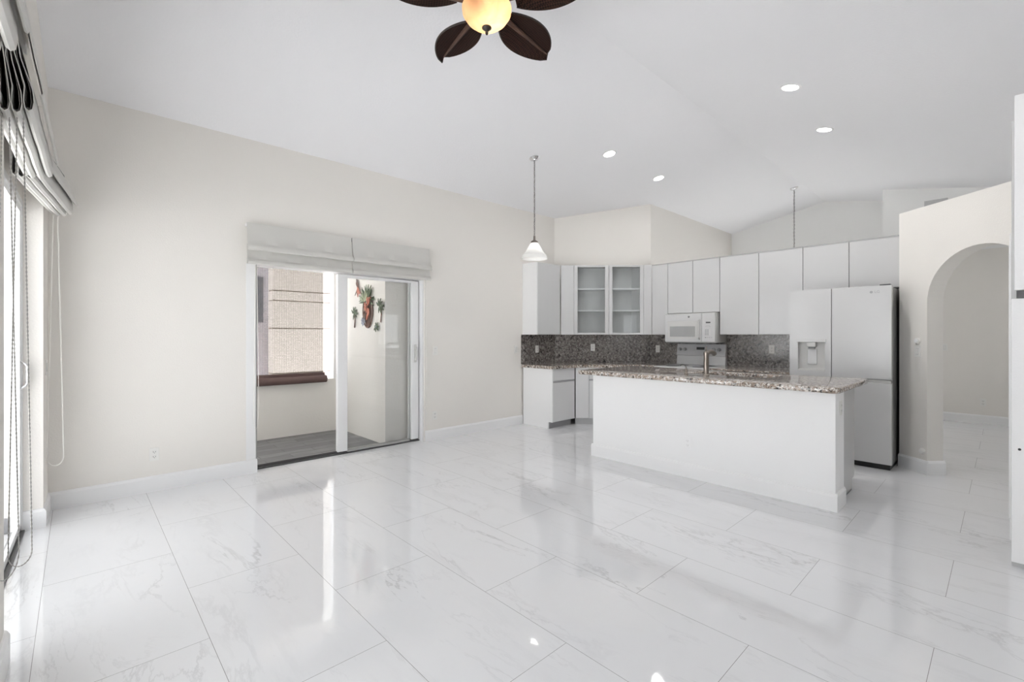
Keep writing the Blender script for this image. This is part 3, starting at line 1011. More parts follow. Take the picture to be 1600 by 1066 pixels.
for k in range(5):
    ang = fwd_a - math.radians(3) + math.radians(36 + 72 * k)
    bl = []
    n = 20
    for i in range(n + 1):
        t_ = i / n
        hw = 0.005 + 0.128 * max(0.0, math.sin(PI * (0.07 + 0.93 * t_))) ** 0.66
        bl.append((0.17 + 0.45 * t_, hw))
    o_l = bl + [(x, -h) for x, h in bl[::-1]]
    mb = MB()
    rows = []
    for i, (x, h) in enumerate(bl):
        dz = -0.012 * (i / n) ** 2
        rows.append([(x, h * s_, 0.235 + dz - 0.018 * abs(s_) ** 2 - 0.022 * s_) for s_ in (-1, -.6, -.2, .2, .6, 1)])
    mb.sheet(rows, 0.006)
    blade = mb.build('blade', WICKER, fan, True)
    blade.rotation_euler[2] = ang
    mb = MB()
    mb.tube([(0.10, 0, 0.222), (0.20, 0, 0.222), (0.40, 0, 0.222), (0.615, 0, 0.214)], [0.018, 0.016, 0.012, 0.005], 8)
    rb = mb.build('midrib', MIDRIB, blade, True)
    # outline rim of the blade
    mb = MB()
    rim = [(x, h, 0.235 - 0.018 - 0.022 - 0.012 * (i / n) ** 2) for i, (x, h) in enumerate(bl)] + [(x, -h, 0.235 - 0.018 + 0.022 - 0.012 * ((n - i) / n) ** 2) for i, (x, h) in enumerate(bl[::-1])]
    mb.tube(rim, 0.006, 6); mb.build('rim', BRONZE, blade, True)
fl_ = bpy.data.lights.new('fan_bulb_light', 'POINT'); fl_.energy = 1.0; fl_.color = (1, 0.82, 0.6); fl_.shadow_soft_size = 0.03
lo = bpy.data.objects.new('lamp', fl_); C.objects.link(lo); lo.parent = fan; lo.location = (0.02, -0.02, 0.16)

# ------------------------------------------------------------------ recessed lights
def downlight(x, y, label, power=3.5):
    sgn = 1 if y < RIDGE_Y else -1
    r = thing('recessed_light', label, 'recessed light', (x, y, ceil_z(y) - 0.001), (1, 0), 'recessed ceiling lights')
    r.rotation_euler = (sgn * math.atan(SLOPE), 0, 0)
    mb = MB(); mb.lathe([(0.068, -0.002), (0.070, -0.009), (0.084, -0.007), (0.090, 0.0), (0.068, 0.0)], (0, 0, 0), 40, caps=False); mb.build('trim_ring', TRIM, r, True)
    mb = MB(); mb.lathe([(0.001, -0.006), (0.069, -0.006), (0.069, -0.001), (0.001, -0.001)], (0, 0, 0), 40); mb.build('lens', LENS, r, True)
    l = bpy.data.lights.new('led', 'AREA'); l.shape = 'DISK'; l.size = 0.13; l.energy = power; l.color = (1, 0.985, 0.965)
    o = bpy.data.objects.new('lamp', l); C.objects.link(o); o.parent = r; o.location = (0, 0, -0.012)
    return r
downlight(4.875, 3.403, 'round recessed light left of the ridge, nearer the camera of its pair', 6)
downlight(6.134, 3.431, 'round recessed light left of the ridge, nearer the corner cabinet')
downlight(4.854, 1.371, 'largest round recessed light, highest in view on the right ceiling slope', 17)
downlight(6.139, 1.393, 'round recessed light on the right ceiling slope, nearer the arch wall', 3.5)

# ------------------------------------------------------------------ pendants
def pendant(x, y, zb, label):
    zt = ceil_z(y)
    r = thing('pendant_lamp', label, 'pendant lamp', (x, y, zb), (1, 0), 'chain hung pendant lamps')
    H_ = zt - zb
    sg = 1 if y < RIDGE_Y else -1
    mb = MB(); mb.lathe([(0.001, -0.035), (0.016, -0.034), (0.022, -0.022), (0.052, -0.014), (0.062, -0.002), (0.062, 0.004), (0.001, 0.004)], (0, 0, 0), 32)
    c_ = mb.build('canopy', CHROME, r, True, loc=(0, 0, H_)); c_.rotation_euler[0] = sg * math.atan(SLOPE)
    mb = MB()
    z0, z1 = 0.275, H_ - 0.03
    k = int((z1 - z0) / 0.030)
    for i in range(k):
        zc = z0 + (z1 - z0) * (i + .5) / k
        hl = (z1 - z0) / k * 0.62
        pts = []
        for j in range(11):
            a_ = 2 * PI * j / 10
            w_, h_ = 0.009 * math.cos(a_), hl * math.sin(a_)
            pts.append((w_, 0, zc + h_) if i % 2 else (0, w_, zc + h_))
        mb.tube(pts, 0.0026, 5, caps=False)
    mb.tube([(0.004 * math.sin(i * .9), 0.004 * math.cos(i * .9), z0 + (z1 - z0) * i / 40) for i in range(41)], 0.0022, 5)
    mb.build('chain', PEWTER, r, True)
    mb = MB(); mb.lathe([(0.001, 0.285), (0.012, 0.282), (0.014, 0.235), (0.042, 0.215), (0.047, 0.195), (0.04, 0.192), (0.001, 0.192)], (0, 0, 0), 24); mb.build('socket_cap', NICKEL, r, True)
    mb = MB()
    prof = [(0.042, 0.200), (0.060, 0.175), (0.085, 0.130), (0.112, 0.085), (0.138, 0.050), (0.148, 0.045), (0.156, 0.020), (0.160, 0.003), (0.157, 0.0), (0.152, 0.004), (0.145, 0.038), (0.134, 0.044), (0.108, 0.080), (0.08, 0.128), (0.055, 0.173), (0.038, 0.197)]
    mb.lathe(prof, (0, 0, 0), 40, caps=False); mb.build('glass_shade', MILK, r, True)
    mb = MB(); mb.lathe([(0.001, 0.07), (0.022, 0.08), (0.028, 0.105), (0.014, 0.15), (0.012, 0.192), (0.001, 0.192)], (0, 0, 0), 16); mb.build('bulb', BULB_W, r, True)
    l = bpy.data.lights.new('pendant_bulb', 'POINT'); l.energy = 4; l.color = (1, 0.98, 0.95); l.shadow_soft_size = 0.03
    o = bpy.data.objects.new('lamp', l); C.objects.link(o); o.parent = r; o.location = (0, 0, 0.1)
    return r
pendant(4.089, 3.95, 2.305, 'white glass pendant lamp on a chain before the corner cabinet')
pendant(8.803, 2.43, 2.02, 'pendant lamp chain hanging behind the top of the wall cabinets')

# ------------------------------------------------------------------ outlets and switches
def outlet(label, loc, xd, kind='outlet', parent_label=None, w_=0.070, h_=0.115, group=None, name=None):
    r = thing(name or ('wall_outlet' if kind == 'outlet' else 'light_switch'), label, 'outlet' if kind == 'outlet' else 'switch', loc, xd, group)
    mb = MB(); mb.box(-w_ / 2, w_ / 2, -0.006, 0, -h_ / 2, h_ / 2, 0.002); mb.build('cover_plate', PLATE, r)
    if kind == 'outlet':
        for s_ in (1, -1):
            mb = MB(); mb.box(-0.016, 0.016, -0.008, -0.005, s_ * 0.021 - 0.014, s_ * 0.021 + 0.014, 0.0015)
            so = mb.build('socket', PLATE, r)
            mb = MB()
            mb.box(-0.009, -0.006, -0.0086, -0.0075, s_ * 0.021 - 0.004, s_ * 0.021 + 0.007)
            mb.box(0.006, 0.009, -0.0086, -0.0075, s_ * 0.021 - 0.004, s_ * 0.021 + 0.007)
            mb.lathe([(0.001, -0.0086), (0.003, -0.0086), (0.003, -0.0075), (0.001, -0.0075)], (0, 0, s_ * 0.021 - 0.009), 8, 'y')
            mb.build('slots', SLOT, so)
    else:
        mb = MB(); mb.box(-0.014, 0.014, -0.0075, -0.005, -0.032, 0.032, 0.001); mb.build('rocker_frame', GREY, r)
        mb = MB(); mb.box(-0.013, 0.013, -0.0105, -0.006, -0.030, 0.030, 0.002); mb.build('rocker', PLATE, r)
    return r
outlet('white outlet low on the cream wall left of the patio door', (0.496, YB, 0.324), FACE_BACK)
outlet('white outlet low on the cream wall right of the patio door', (3.418, YB, 0.321), FACE_BACK)
outlet('white switch at hand height right of the patio door', (3.428, YB, 1.168), FACE_BACK, 'switch')
outlet('white switch on the cream wall beside the granite backsplash end', (4.892, YB, 1.155), FACE_BACK, 'switch')
BSG = 'outlets on the granite backsplash'
outlet('leftmost white outlet on the granite backsplash, on its short left return', (5.335, YB - 0.022, 1.15), FACE_BACK, group=BSG)
outlet('white outlet on the granite backsplash below the glass fronted cabinet', (6.2066 - 0.005, 4.6734 - 0.0195, 1.169), DG, group=BSG)
outlet('white outlet on the granite backsplash just left of the range', (6.878, 3.86, 1.15), FACE_KIT, group=BSG)
outlet('white outlet on the granite backsplash between range and refrigerator', (6.878, 2.167, 1.179), FACE_KIT, group=BSG)
fo = outlet('faint white outlet on the front of the kitchen island', (4.289, 2.09, 0.334), FACE_KIT)
FAINT = mat('faint_outlet_slot', (0.62, 0.61, 0.60), 0.6)
for ch in fo.children_recursive:
    ch.data.materials[0] = FAINT if ch.name.startswith('slots') else WALL_I
outlet('narrow white outlet high on the right end of the kitchen island', (4.44, 0.8985, 0.79), (1, 0), w_=0.055)
def on_arch(s): return apt(s, 0)
outlet('white switch on the arch wall under the round thermostat', (*on_arch(0.209), 1.21), AD, 'switch')
r_ = thing('round_thermostat', 'round white thermostat on the arch wall above the switch', 'thermostat', (*on_arch(0.209), 1.315), AD)
mb = MB(); mb.lathe([(0.001, -0.02), (0.028, -0.018), (0.034, -0.008), (0.034, 0.0), (0.001, 0.0)], (0, 0, 0), 28, 'y'); mb.build('housing', PLATE, r_, True)
mb = MB(); mb.lathe([(0.001, -0.023), (0.018, -0.022), (0.018, -0.017), (0.001, -0.017)], (0, 0, 0), 24, 'y'); mb.build('dial', TRIM, r_, True)
r_ = thing('door_stop', 'small round white door stop low on the arch wall', 'door stop', (*on_arch(0.263), 0.222), AD)
mb = MB(); mb.lathe([(0.001, -0.028), (0.022, -0.024), (0.030, -0.010), (0.030, 0.0), (0.001, 0.0)], (0, 0, 0), 24, 'y'); mb.build('bumper', PLATE, r_, True)
outlet('switch on the hall wall seen through the arch', (10.2, 0.664, 1.174), FACE_KIT, 'switch')
outlet('outlet low on the hall wall seen through the arch', (10.2, 0.23, 0.332), FACE_KIT)
c_ = lw(0.0, 0.20, 1.13)
outlet('white switch on the narrow wall strip beside the left glass door', c_, (math.sin(LWA) * -1, math.cos(LWA)), 'switch')
r_ = thing('air_vent', 'grey air vent on the wall high above the arch', 'air vent', (9.3, 0.70, 3.315), FACE_KIT)
mb = MB(); mb.box(-0.13, 0.13, -0.012, 0, -0.07, 0.07); mb.build('frame', VENTG, r_)
for i in range(5):
    mb = MB(); mb.box(-0.11, 0.11, -0.018, -0.010, -0.05 + i * 0.023, -0.042 + i * 0.023); mb.build('slat', VENTG, r_)

# ------------------------------------------------------------------ kitchen: wall cabinets
UZ0, UZ1 = 1.38, 2.475
XF = 6.58            # face of the wall cabinets on the range wall
XW = 6.88
G = 0.003           # half gap between doors
def slab(m_, x0, x1, z0, z1, y=0.0, t=0.02):
    m_.box(x0 + G, x1 - G, y - t, y, z0 + 0.002, z1 - 0.002, 0.0015, 1)
def wall_cab(label, y0, y1, z0, z1, nd, group='slab door wall cabinets', depth=None, xf=XF):
    """on the range wall; y0 > y1, local x runs from y0 to y1"""
    W = y0 - y1
    D = depth or (XW - xf - 0.021)
    r = thing('wall_cabinet', label, 'wall cabinet', (xf, y0, z0), FACE_KIT, group)
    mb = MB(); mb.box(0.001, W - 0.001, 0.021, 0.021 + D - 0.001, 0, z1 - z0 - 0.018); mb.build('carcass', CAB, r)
    mb = MB(); mb.box(0.001, W - 0.001, 0.004, 0.021 + D - 0.001, z1 - z0 - 0.0175, z1 - z0); mb.build('top_panel', EDGE, r)  # shade along the cabinet top, coloured in as a grey strip
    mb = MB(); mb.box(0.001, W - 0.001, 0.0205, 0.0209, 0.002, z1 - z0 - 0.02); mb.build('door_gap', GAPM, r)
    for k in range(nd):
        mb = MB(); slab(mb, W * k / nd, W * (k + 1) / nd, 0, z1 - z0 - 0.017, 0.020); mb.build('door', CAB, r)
    return r
# left wall cabinet on the back wall
lc = thing('wall_cabinet', 'white wall cabinet at the left end of the kitchen, side panel towards the room', 'wall cabinet', (5.03, 4.81, UZ0), FACE_BACK, 'slab door wall cabinets')
mb = MB(); mb.box(0.0, 0.02, 0.0, 0.305, 0, UZ1 - UZ0); mb.build('side_panel', TRIM, lc)  # paler than the door: window light on this end put into its colour
mb = MB(); mb.prism([(0.021, 0.021), (0.53, 0.021), (0.53, 0.305), (0.021, 0.305)], 'z', 0, UZ1 - UZ0); mb.build('carcass', CAB, lc)
mb = MB(); slab(mb, 0.02, 0.535, 0, UZ1 - UZ0, 0.020); mb.build('door', CAB, lc)

# diagonal corner cabinet with glass doors
cl = thing('corner_cabinet', 'white diagonal corner wall cabinet with two glass doors and empty shelves', 'corner cabinet', (5.575, 4.805, UZ0), DG)
WD, HD = 1.425, UZ1 - UZ0
WC = CAB
inn = [(0.015, 0.02), (WD - 0.015, 0.02), (1.17, 0.235), (0.255, 0.235)]
mb = MB(); mb.prism([(0.25, 0.24), (1.175, 0.24), (1.175, 0.255), (0.25, 0.255)], 'z', 0.02, HD - 0.02); mb.build('back_panel', CAB_IN, cl)
for nm_, z_ in (('bottom_panel', 0.0), ('shelf', 0.37), ('shelf', 0.715), ('top_panel', HD - 0.02)):
    d0 = 0.02 if 'panel' in nm_ else 0.035
    mb = MB(); mb.prism([(0.02, d0), (WD - 0.02, d0), (1.165, 0.238), (0.26, 0.238)], 'z', z_, z_ + 0.018); mb.build(nm_, SHELF if nm_ == 'shelf' else CAB_IN, cl)
for xs in ((0.0, 0.25), (WD, 1.175)):
    sgn = 1 if xs[0] == 0 else -1
    mb = MB(); mb.prism([(xs[0] + sgn * .002, 0.02), (xs[0] + sgn * .014, 0.02), (xs[1] + sgn * .012, 0.24), (xs[1], 0.24)], 'z', 0.0, HD); mb.build('side_panel', CAB_IN, cl)
# front: fillers and two framed glass doors
px = lambda p: (p - 876) / (1018 - 876) * WD
for a_, b_ in ((876, 896.5), (1005.5, 1018)):
    mb = MB(); mb.box(px(a_) + .001, px(b_) - .001, 0.0, 0.02, 0, HD, 0.0015, 1); mb.build('filler_panel', CAB, cl)
for a_, b_ in ((896.5, 951), (951, 1005.5)):
    xa, xb = px(a_) + G, px(b_) - G
    st, rl = 0.055, 0.028
    mb = MB()
    mb.box(xa, xa + st, 0.0, 0.02, 0, HD, 0.0015, 1); mb.box(xb - st, xb, 0.0, 0.02, 0, HD, 0.0015, 1)
    mb.box(xa + st, xb - st, 0.0, 0.02, 0, rl); mb.box(xa + st, xb - st, 0.0, 0.02, HD - rl, HD)
    d_ = mb.build('door', CAB, cl)
    mb = MB(); mb.box(xa + st - .005, xb - st + .005, 0.008, 0.012, rl - .005, HD - rl + .005); mb.build('glass', CABGLASS, d_)

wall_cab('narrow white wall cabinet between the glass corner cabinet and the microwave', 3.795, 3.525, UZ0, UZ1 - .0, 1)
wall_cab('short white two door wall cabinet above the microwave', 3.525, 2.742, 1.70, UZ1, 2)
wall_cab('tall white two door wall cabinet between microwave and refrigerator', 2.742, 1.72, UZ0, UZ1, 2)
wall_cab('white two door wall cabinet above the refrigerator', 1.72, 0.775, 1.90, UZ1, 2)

# ------------------------------------------------------------------ base cabinets and worktops
CZ = 0.876
def base_front(r, W, y, layout):
    for (x0, x1, z0, z1, nm) in layout:
        mb = MB(); slab(mb, x0, x1, z0, z1, y); mb.build(nm, CABB, r)
bc = thing('base_cabinet', 'white base cabinet at the left end of the kitchen with drawer over door', 'base cabinet', (5.03, 4.50, 0), FACE_BACK, 'white base cabinets')
mb = MB(); mb.prism([(0.075, 0.0), (0.615, 0.0), (0.615, 0.095), (0.0, 0.095), (0.0, CZ), (0.615, CZ), (0.615, 0.0)][0:0] + [(0.0, 0), (0.60, 0), (0.60, CZ), (0.0, CZ)], 'x', 0.0, 0.018)
mb2 = mb; mb2.bm.free()
mb = MB(); mb.prism([(0.078, 0), (0.60, 0), (0.60, CZ), (0.0, CZ), (0.0, 0.1), (0.078, 0.1)], 'x', 0.0, 0.018); mb.build('side_panel', WALL_I, bc)  # window-facing end; the light falling on it is put into the paler white
mb = MB(); mb.box(0.0185, 0.515, 0.021, 0.60, 0.1, CZ); mb.build('carcass', CAB, bc)
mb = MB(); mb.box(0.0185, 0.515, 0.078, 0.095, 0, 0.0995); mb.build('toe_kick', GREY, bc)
base_front(bc, 0.52, 0.020, [(0.018, 0.515, 0.70, CZ, 'drawer'), (0.018, 0.515, 0.10, 0.675, 'door')])
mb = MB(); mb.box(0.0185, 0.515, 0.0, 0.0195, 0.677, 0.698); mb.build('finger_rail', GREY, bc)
dc = thing('base_cabinet', 'white diagonal base cabinet in the corner under the glass cabinet', 'base cabinet', (5.555, 4.495, 0), DG, 'white base cabinets')
mb = MB(); mb.box(0.004, 0.935, 0.021, 0.34, 0.1, CZ); mb.build('carcass', CAB, dc)
mb = MB(); mb.box(0.004, 0.935, 0.078, 0.095, 0, 0.0995); mb.build('toe_kick', CAB, dc)
base_front(dc, 0.94, 0.020, [(0.0, 0.205, 0.10, CZ, 'filler_panel'), (0.205, 0.93, 0.70, CZ, 'drawer'), (0.205, 0.93, 0.10, 0.675, 'door')])
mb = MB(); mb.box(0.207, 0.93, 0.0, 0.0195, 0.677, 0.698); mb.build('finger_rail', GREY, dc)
sc2 = thing('base_cabinet', 'white base cabinet between the range and the refrigerator, mostly behind the island', 'base cabinet', (6.24, 2.735, 0), FACE_KIT, 'white base cabinets')
mb = MB(); mb.box(0.002, 1.01, 0.021, 0.62, 0.1, CZ); mb.build('carcass', CAB, sc2)
mb = MB(); mb.box(0.002, 1.01, 0.078, 0.095, 0, 0.0995); mb.build('toe_kick', CAB, sc2)
base_front(sc2, 1.01, 0.020, [(0, .505, .10, .675, 'door'), (.505, 1.01, .10, .675, 'door'), (0, .505, .70, CZ, 'drawer'), (.505, 1.01, .70, CZ, 'drawer')])

mb = MB(); mb.prism([(4.99, 5.098), (4.99, 4.465), (5.56, 4.465), (6.215, 3.81), (6.215, 3.51), (6.878, 3.51), (6.878, 4.0), (5.785, 5.098)], 'z', CZ + .001, 0.922)
bmesh.ops.bevel(mb.bm, geom=[e for e in mb.bm.edges if abs(e.verts[0].co.z - e.verts[1].co.z) < 1e-6], offset=0.006, segments=2, affect='EDGES')
tag(mb.build('granite_worktop', GRANITE), 'brown speckled granite worktop running round the kitchen corner', 'worktop')
mb = MB(); mb.box(6.215, 6.878, 1.72, 2.735, CZ + .001, 0.922, 0.005)
tag(mb.build('granite_worktop', GRANITE), 'short brown granite worktop between the range and the refrigerator', 'worktop')
mb = MB()
mb.prism([(5.0, 5.119), (5.0, 5.099), (5.772, 5.099), (6.879, 3.992), (6.879, 1.70), (6.899, 1.70), (6.899, 4.0), (5.780, 5.119)], 'z', 0.923, UZ0 - 0.001)
tag(mb.build('granite_backsplash', GRANITE_B), 'dark brown speckled granite backsplash below the wall cabinets', 'backsplash')

# ------------------------------------------------------------------ microwave
mw = thing('microwave_oven', 'white over the range microwave under the short cabinet', 'microwave', (6.475, 3.518, 1.265), FACE_KIT)
MWW, MWH = 0.758, 0.425
mb = MB(); mb.box(0, MWW, 0.025, 0.40, 0, MWH, 0.004); mb.build('body', APPL2, mw)
mb = MB(); mb.box(0.002, 0.565, 0.0, 0.024, 0.01, MWH - 0.005, 0.006); md = mb.build('door', APPL, mw)
mb = MB(); mb.box(0.05, 0.53, -0.004, 0.0, 0.055, 0.315, 0.003); mb.build('window_frame', APPL2, md)
mb = MB(); mb.box(0.085, 0.47, -0.0065, -0.0035, 0.085, 0.235, 0.001); mb.build('window', MWGLASS, md)
mb = MB(); mb.tube([(0.535, -0.005, 0.05), (0.535, -0.035, 0.07), (0.535, -0.035, 0.30), (0.535, -0.005, 0.32)], 0.011, 10); mb.build('handle', APPL2, md, True)
mb = MB(); mb.box(0.567, MWW - 0.002, 0.0, 0.024, 0.01, MWH - 0.005, 0.006); cp = mb.build('control_panel', APPL, mw)
mb = MB(); mb.box(0.625, 0.69, -0.002, 0.001, 0.275, 0.295); mb.build('display', BLACK, cp)
for i in range(4):
    for j in range(3):
        mb = MB(); mb.box(0.612 + j * 0.030, 0.636 + j * 0.030, -0.0015, 0.001, 0.105 + i * 0.022, 0.122 + i * 0.022); mb.build('key', GREY if j < 2 else APPL2, cp)
mb = MB(); mb.tube([(0.655 + 0.035 * math.cos(a_), -0.0005, 0.222 + 0.016 * math.sin(a_)) for a_ in [PI * i / 10 for i in range(11)]], 0.0022, 5); mb.build('dial_mark', GREY, cp)
for i in range(4):
    mb = MB(); mb.box(0.614 + 0.028 * i, 0.630 + 0.028 * i, -0.0015, 0.001, 0.068, 0.078); mb.build('key', DKGREY if i == 0 else GREY, cp)
mb = MB(); mb.lathe([(0.001, -0.002), (0.014, -0.002), (0.014, 0.001), (0.001, 0.001)], (0.375, 0, 0.372), 24, 'y'); lg = mb.build('emblem', DKGREY, md, True)
text_mesh('GE', 0.014, 0.0004, APPL, 'lettering', lg, (0.375, -0.0026, 0.372), (PI / 2, 0, 0))
mb = MB(); mb.box(0.02, MWW - 0.02, 0.04, 0.36, -0.012, -0.0005); mb.build('vent_grille', DKGREY, mw)

# ------------------------------------------------------------------ range
rg = thing('electric_range', 'white electric range with knobs on its backguard under the microwave', 'range', (6.13, 3.505, 0), FACE_KIT)
RW = 0.765
mb = MB(); mb.box(0.004, RW - .004, 0.05, 0.72, 0.02, 0.895); mb.build('body', APPL, rg)
mb = MB(); mb.box(0, RW, 0.0, 0.735, 0.896, 0.925, 0.008); mb.build('cooktop', APPL, rg)
for (x_, y_, r0) in ((0.2, 0.2, 0.10), (0.57, 0.2, 0.08), (0.2, 0.5, 0.08), (0.57, 0.5, 0.10)):
    mb = MB(); mb.lathe([(0.001, 0.9255), (r0, 0.9255), (r0, 0.928), (r0 - .01, 0.9285), (0.001, 0.928)], (x_, y_, 0), 28); mb.build('burner', BLACK, rg, True)
mb = MB(); mb.box(0.01, RW - .01, 0.022, 0.049, 0.22, 0.86, 0.004); od = mb.build('oven_door', APPL, rg)
mb = MB(); mb.box(0.13, RW - .13, 0.019, 0.023, 0.38, 0.68); mb.build('window', BLACK, od)
mb = MB(); mb.tube([(0.06, 0.022, 0.80), (0.06, -0.02, 0.80), (RW - .06, -0.02, 0.80), (RW - .06, 0.022, 0.80)], 0.011, 8); mb.build('handle', APPL, od, True)
mb = MB(); mb.box(0.01, RW - .01, 0.022, 0.049, 0.03, 0.21, 0.004); mb.build('drawer', APPL, rg)
mb = MB(); mb.prism([(0.66, 0.926), (0.735, 0.926), (0.735, 1.235), (0.69, 1.235), (0.66, 1.07), (0.675, 1.06)], 'x', 0.015, RW - 0.012); bgd = mb.build('backguard', APPL, rg)
# control fascia sits on the sloped face (0.66,1.07)-(0.69,1.235)
def fas(x, t_, o_=0.0):
    return (x, 0.66 + 0.03 * t_ - o_, 1.07 + 0.165 * t_)
mb = MB()
v_ = [fas(0.02, 0.04, .002), fas(RW - .017, 0.04, .002), fas(RW - .017, 0.96, .002), fas(0.02, 0.96, .002)]
v2 = [fas(0.02, 0.04, -.002), fas(RW - .017, 0.04, -.002), fas(RW - .017, 0.96, -.002), fas(0.02, 0.96, -.002)]
mb._add(v_ + v2, [(0, 1, 2, 3), (7, 6, 5, 4), (0, 4, 5, 1), (1, 5, 6, 2), (2, 6, 7, 3), (3, 7, 4, 0)])
mb.build('fascia', mat('grey_fascia', (0.52, 0.52, 0.53), 0.3), bgd)
for x_ in (0.065, 0.145, 0.585, 0.665):
    c_ = fas(x_, 0.5, 0.0)
    mb = MB(); mb.lathe([(0.001, -0.03), (0.016, -0.03), (0.020, -0.004), (0.030, -0.003), (0.030, 0.0), (0.001, 0.0)], c_, 20, 'y'); kb = mb.build('knob', GREY, bgd, True)
    mb = MB(); mb.tube([(c_[0] + 0.029 * math.cos(a_), c_[1] - 0.0035, c_[2] + 0.029 * math.sin(a_)) for a_ in [2 * PI * i / 20 for i in range(21)]], 0.0018, 5, caps=False); mb.build('dial_ring', DKGREY, kb, True)
c_ = fas(0.385, 0.62, 0.003)
mb = MB(); mb.box(c_[0] - 0.06, c_[0] + 0.06, c_[1] - .003, c_[1] + .004, c_[2] - 0.02, c_[2] + 0.02); mb.build('display', BLACK, bgd)
for i in range(6):
    if i in (2, 3): continue
    c_ = fas(0.22 + 0.065 * i, 0.45, 0.003)
    mb = MB(); mb.box(c_[0] - 0.014, c_[0] + 0.014, c_[1] - .002, c_[1] + .003, c_[2] - 0.012, c_[2] + 0.012); mb.build('key', APPL, bgd)

# ------------------------------------------------------------------ refrigerator
FRX = 5.95
fr = thing('refrigerator', 'tall white refrigerator with water dispenser in its left door', 'refrigerator', (FRX, 1.69, 0), FACE_KIT)
FW, FT, FS = 0.915, 1.875, 0.915
gap = 0.405
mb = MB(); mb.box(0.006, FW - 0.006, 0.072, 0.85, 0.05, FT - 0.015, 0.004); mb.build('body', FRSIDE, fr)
mb = MB(); mb.box(0.02, FW - 0.02, 0.045, 0.80, 0.0, 0.049); mb.build('plinth', BLACK, fr)
# left door with a recess for the dispenser
dx0, dx1, dz0, dz1 = 0.085, 0.345, 0.975, 1.305
mb = MB()
g_ = 0.006
mb.box(0.002, dx0, 0, 0.070, FS + g_, FT); mb.box(dx1, gap - g_ / 2, 0, 0.070, FS + g_, FT)
mb.box(dx0, dx1, 0, 0.070, FS + g_, dz0); mb.box(dx0, dx1, 0, 0.070, dz1, FT)
bmesh.ops.remove_doubles(mb.bm, verts=mb.bm.verts, dist=1e-5)
ld = mb.build('left_door', APPL, fr)
ds = MB(); ds.box(dx0, dx1, 0.050, 0.068, dz0, dz1); dsp = ds.build('dispenser', APPL2, ld)
mb = MB(); mb.box(dx0 - .012, dx1 + .012, -0.012, 0.004, dz1 - 0.012, dz1 + 0.022, 0.004); mb.build('dispenser_hood', APPL, dsp)
mb = MB(); mb.box(dx0 + 0.085, dx1 - 0.085, -0.006, 0.05, dz1 - 0.065, dz1 - 0.012, 0.006); mb.build('nozzle', APPL2, dsp)
mb = MB(); mb.box(dx0 + 0.10, dx1 - 0.10, 0.012, 0.04, dz1 - 0.082, dz1 - 0.066); mb.build('spout', DKGREY, dsp)
mb = MB(); mb.box(dx0 + 0.085, dx1 - 0.085, 0.040, 0.0495, dz0 + 0.07, dz1 - 0.09, 0.004); mb.build('paddle', APPL, dsp)
mb = MB(); mb.box(dx0 + 0.002, dx1 - 0.002, 0.002, 0.0495, dz0, dz0 + 0.018); mb.build('drip_tray', APPL2, dsp)
mb = MB(); mb.box(gap + g_ / 2, FW - 0.002, 0, 0.070, FS + g_, FT, 0.003); rd = mb.build('right_door', APPL, fr)
mb = MB(); mb.box(0.002, FW - 0.002, 0, 0.070, 0.06, FS - 0.032, 0.003); bd = mb.build('freezer_drawer', APPL, fr)
mb = MB(); mb.box(0.012, FW - 0.012, 0.018, 0.066, FS - 0.031, FS - 0.002); mb.build('handle_groove', APPL2, bd)
mb = MB(); mb.box(0.004, FW - 0.004, 0.030, 0.0715, FS - 0.0015, FS + g_ - 0.0005); mb.build('gasket', GREY, fr)
mb = MB(); mb.box(gap - g_ / 2 + .0005, gap + g_ / 2 - .0005, 0.012, 0.071, FS + g_ + .001, FT - 0.005); mb.build('door_gap', BLACK, fr)
# maker's mark at the upper right: a small round mark and two letters
mb = MB(); mb.lathe([(0.001, -0.0015), (0.013, -0.0015), (0.013, 0.0005), (0.001, 0.0005)], (FW - 0.165, 0, FT - 0.062), 24, 'y'); mb.build('emblem', GREY, rd, True)
text_mesh('LG', 0.036, 0.0004, GREY, 'lettering', rd, (FW - 0.118, -0.0008, FT - 0.062), (PI / 2, 0, 0))
mb = MB(); mb.box(FW - 0.10, FW - 0.012, 0.01, 0.10, FT + 0.0005, FT + 0.014, 0.003); mb.build('hinge_cover', DKGREY, fr)

# ------------------------------------------------------------------ island
IX0, IX1 = 4.29, 4.565
IY0, IY1 = 0.90, 3.215
isl = thing('kitchen_island', 'white kitchen island with tall baseboard, cabinets behind a low wall', 'kitchen island', (IX0, IY0, 0))
mb = MB(); mb.box(0, IX1 - IX0, 0, IY1 - IY0, 0, 0.929); mb.build('low_wall', WALL_I, isl)
mb = MB()
LN = IY1 - IY0
base_run('', (0, -BT), (0, LN + BT), 1, mb)
base_run('', (0, 0), (IX1 - IX0 + 0.0, 0), -1, mb)
base_run('', (0, LN), (IX1 - IX0, LN), 1, mb)
mb.build('baseboard', mat('island_trim_white', (0.94, 0.94, 0.94), 0.35), isl)
mb = MB(); mb.prism([(IX1 - IX0 + .001, 0.0), (5.01 - IX0, 0.0), (5.01 - IX0, 0.1), (5.09 - IX0, 0.1), (5.09 - IX0, 0.70), (IX1 - IX0 + .001, 0.70)], 'y', 0.03, LN - 0.03)
mb.box(IX1 - IX0 + .001, 5.09 - IX0, 0.03, 0.05, 0.70, 0.929); mb.box(IX1 - IX0 + .001, 5.09 - IX0, LN - 0.05, LN - 0.03, 0.70, 0.929)
ib = mb.build('cabinet_body', CAB, isl)
for k in range(4):
    mb = MB(); mb.box(5.091 - IX0, 5.11 - IX0, 0.03 + k * 0.55, 0.03 + (k + 1) * 0.55 - 0.004, 0.11, 0.925); mb.build('door', CAB, isl)
